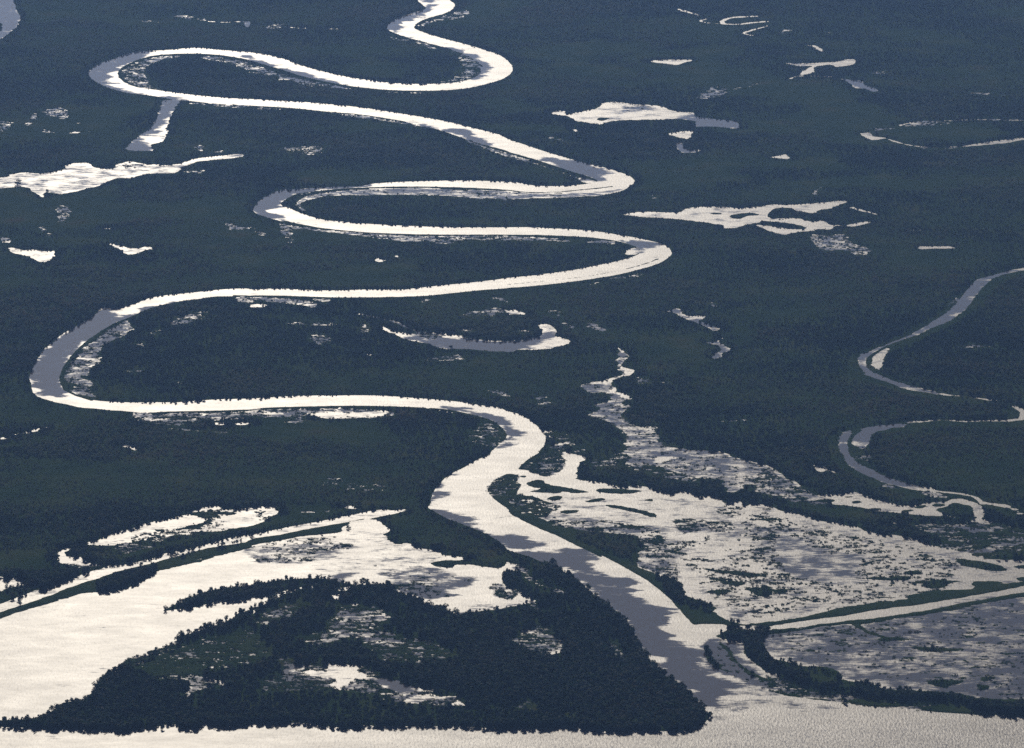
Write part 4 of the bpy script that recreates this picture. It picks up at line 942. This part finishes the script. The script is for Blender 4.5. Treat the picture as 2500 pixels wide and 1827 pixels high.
def plant_out(name, label, kinds, x, y, h, wd, z, pick=None):
    """one object of countless plants, set out on a cloud of points"""
    n = len(x)
    me = bpy.data.meshes.new(name)
    me.vertices.add(n)
    me.vertices.foreach_set("co", np.stack([x, y, z], -1).reshape(-1).astype(np.float32))
    for nm, typ, key, arr in (("tree_scale", 'FLOAT_VECTOR', "vector", np.stack([wd, wd, h], -1)), ("tree_turn", 'FLOAT_VECTOR', "vector", np.stack([0 * h, 0 * h, rng.random(n) * 6.28], -1)),
                              ("tree_kind", 'INT', "value", rng.integers(0, len(kinds.objects), n) if pick is None else pick)):
        at_ = me.attributes.new(nm, typ, 'POINT')
        at_.data.foreach_set(key, arr.reshape(-1).astype(np.int32 if typ == 'INT' else np.float32))
    o = bpy.data.objects.new(name, me)
    COL.objects.link(o)
    o["kind"], o["label"] = "stuff", label
    ng = bpy.data.node_groups.new(name + "_scatter", 'GeometryNodeTree')
    ng.interface.new_socket("Geometry", in_out='INPUT', socket_type='NodeSocketGeometry')
    ng.interface.new_socket("Geometry", in_out='OUTPUT', socket_type='NodeSocketGeometry')
    gi, go = ng.nodes.new("NodeGroupInput"), ng.nodes.new("NodeGroupOutput")
    ci = ng.nodes.new("GeometryNodeCollectionInfo")
    ci.inputs["Collection"].default_value = kinds
    ci.inputs["Separate Children"].default_value = True
    ci.inputs["Reset Children"].default_value = True
    ip = ng.nodes.new("GeometryNodeInstanceOnPoints")
    ip.inputs["Pick Instance"].default_value = True
    def named(n, t):
        a = ng.nodes.new("GeometryNodeInputNamedAttribute")
        a.data_type = t
        a.inputs["Name"].default_value = n
        return [o_ for o_ in a.outputs if o_.name == "Attribute" and o_.enabled][0]
    ng.links.new(gi.outputs[0], ip.inputs["Points"])
    ng.links.new(ci.outputs[0], ip.inputs["Instance"])
    ng.links.new(named("tree_kind", 'INT'), ip.inputs["Instance Index"])
    e2r = ng.nodes.new("FunctionNodeEulerToRotation")
    ng.links.new(named("tree_turn", 'FLOAT_VECTOR'), e2r.inputs[0])
    ng.links.new(e2r.outputs[0], ip.inputs["Rotation"])
    ng.links.new(named("tree_scale", 'FLOAT_VECTOR'), ip.inputs["Scale"])
    ng.links.new(ip.outputs[0], go.inputs[0])
    md = o.modifiers.new("scatter", 'NODES')
    md.node_group = ng
    print(name, n)
    return o
scrub = sstep(-0.25, 0.45, fbm(tx, ty, 210, 5, 860, 1.5) + 0.7 * meadow) * (1 - 0.9 * bank) * (py < 1400)
pick = np.where(rng.random(len(tx)) < scrub, rng.integers(4, 6, len(tx)), rng.integers(0, 4, len(tx)))
tx, ty, h, pick = tx[ok], ty[ok], h[ok], pick[ok]
plant_out("forest", "dark green unbroken forest and scrub covering the delta between the channels", kinds, tx, ty, h, h * (0.85 + 0.5 * rng.random(len(tx))), look(Z, *to_photo(tx, ty)) - 0.05 * h, pick)

# --- reeds and sedge standing in the flooded grassland
def tuft_mesh(name, seed, mat):
    r = random.Random(seed)
    vs, fs = [], []
    for k in range(26):
        a, rad = r.uniform(0, 6.28), 0.5 * math.sqrt(r.random())
        x, y, hh = rad * math.cos(a), rad * math.sin(a), r.uniform(0.5, 1.0)
        w, d, lean = r.uniform(0.05, 0.1), r.uniform(0, 6.28), r.uniform(0.05, 0.35)
        cx, cy = math.cos(d) * w, math.sin(d) * w
        b = len(vs)
        vs += [(x - cx, y - cy, -0.1), (x + cx, y + cy, -0.1), (x + cx * 0.8 + lean * 0.4 * math.cos(a), y + cy * 0.8 + lean * 0.4 * math.sin(a), hh * 0.6), (x + lean * math.cos(a), y + lean * math.sin(a), hh)]
        fs.append((b, b + 1, b + 2, b + 3))
    me = bpy.data.meshes.new(name)
    me.from_pydata(vs, [], fs)
    me.materials.append(mat)
    return me
reed_kinds = bpy.data.collections.new("reed_kinds")
for i in range(4):
    reed_kinds.objects.link(bpy.data.objects.new("reed_tuft_%d" % i, tuft_mesh("reed_tuft", 600 + i, MS if i == 3 else ML)))
rx, ry = [], []
for _ in range(2):
    x_, y_ = scatter()
    rx.append(x_); ry.append(y_)
rx, ry = np.concatenate(rx), np.concatenate(ry)
q = to_photo(rx, ry)
rl, rw = look(LAND, *q), look(REED, *q)
keep = (rw > 0.3) & (rl > -3.2) & (rl < 2.5) & (rng.random(len(rx)) < rw * np.clip(0.75 + 0.25 * rl, 0.1, 1.0))
rx, ry = rx[keep], ry[keep]
rh = 0.9 + 0.9 * rng.random(len(rx))
plant_out("reeds", "fine dark reeds and sedge breaking up the flooded grassland", reed_kinds, rx, ry, rh, rh * (1.5 + 1.5 * rng.random(len(rx))), np.zeros(len(rx)))

# ------------------------------------------------------------------ the air
HX, HY0, HY1 = 16000.0, -900.0, float(GY.max()) + 500
bme = bpy.data.meshes.new("haze")
c8 = [(x, y, z) for z in (-3.0, CAM_H + 60) for y in (HY0, HY1) for x in (-HX, HX)]
bme.from_pydata(c8, [], [(0, 2, 3, 1), (4, 5, 7, 6), (0, 1, 5, 4), (2, 6, 7, 3), (0, 4, 6, 2), (1, 3, 7, 5)])
haze = bpy.data.objects.new("haze", bme)
COL.objects.link(haze)
haze["kind"] = "stuff"
haze["label"] = "thin blue haze veiling the far forest"
hm = bpy.data.materials.new("haze")
hm.use_nodes = True
hn = hm.node_tree
hn.nodes.clear()
ho = hn.nodes.new("ShaderNodeOutputMaterial")
pv = hn.nodes.new("ShaderNodeVolumePrincipled")
pv.inputs["Color"].default_value = (0.25, 0.46, 1.0, 1)
pv.inputs["Density"].default_value = 2.05e-5
pv.inputs["Anisotropy"].default_value = 0.6
hn.links.new(pv.outputs[0], ho.inputs["Volume"])
bme.materials.append(hm)
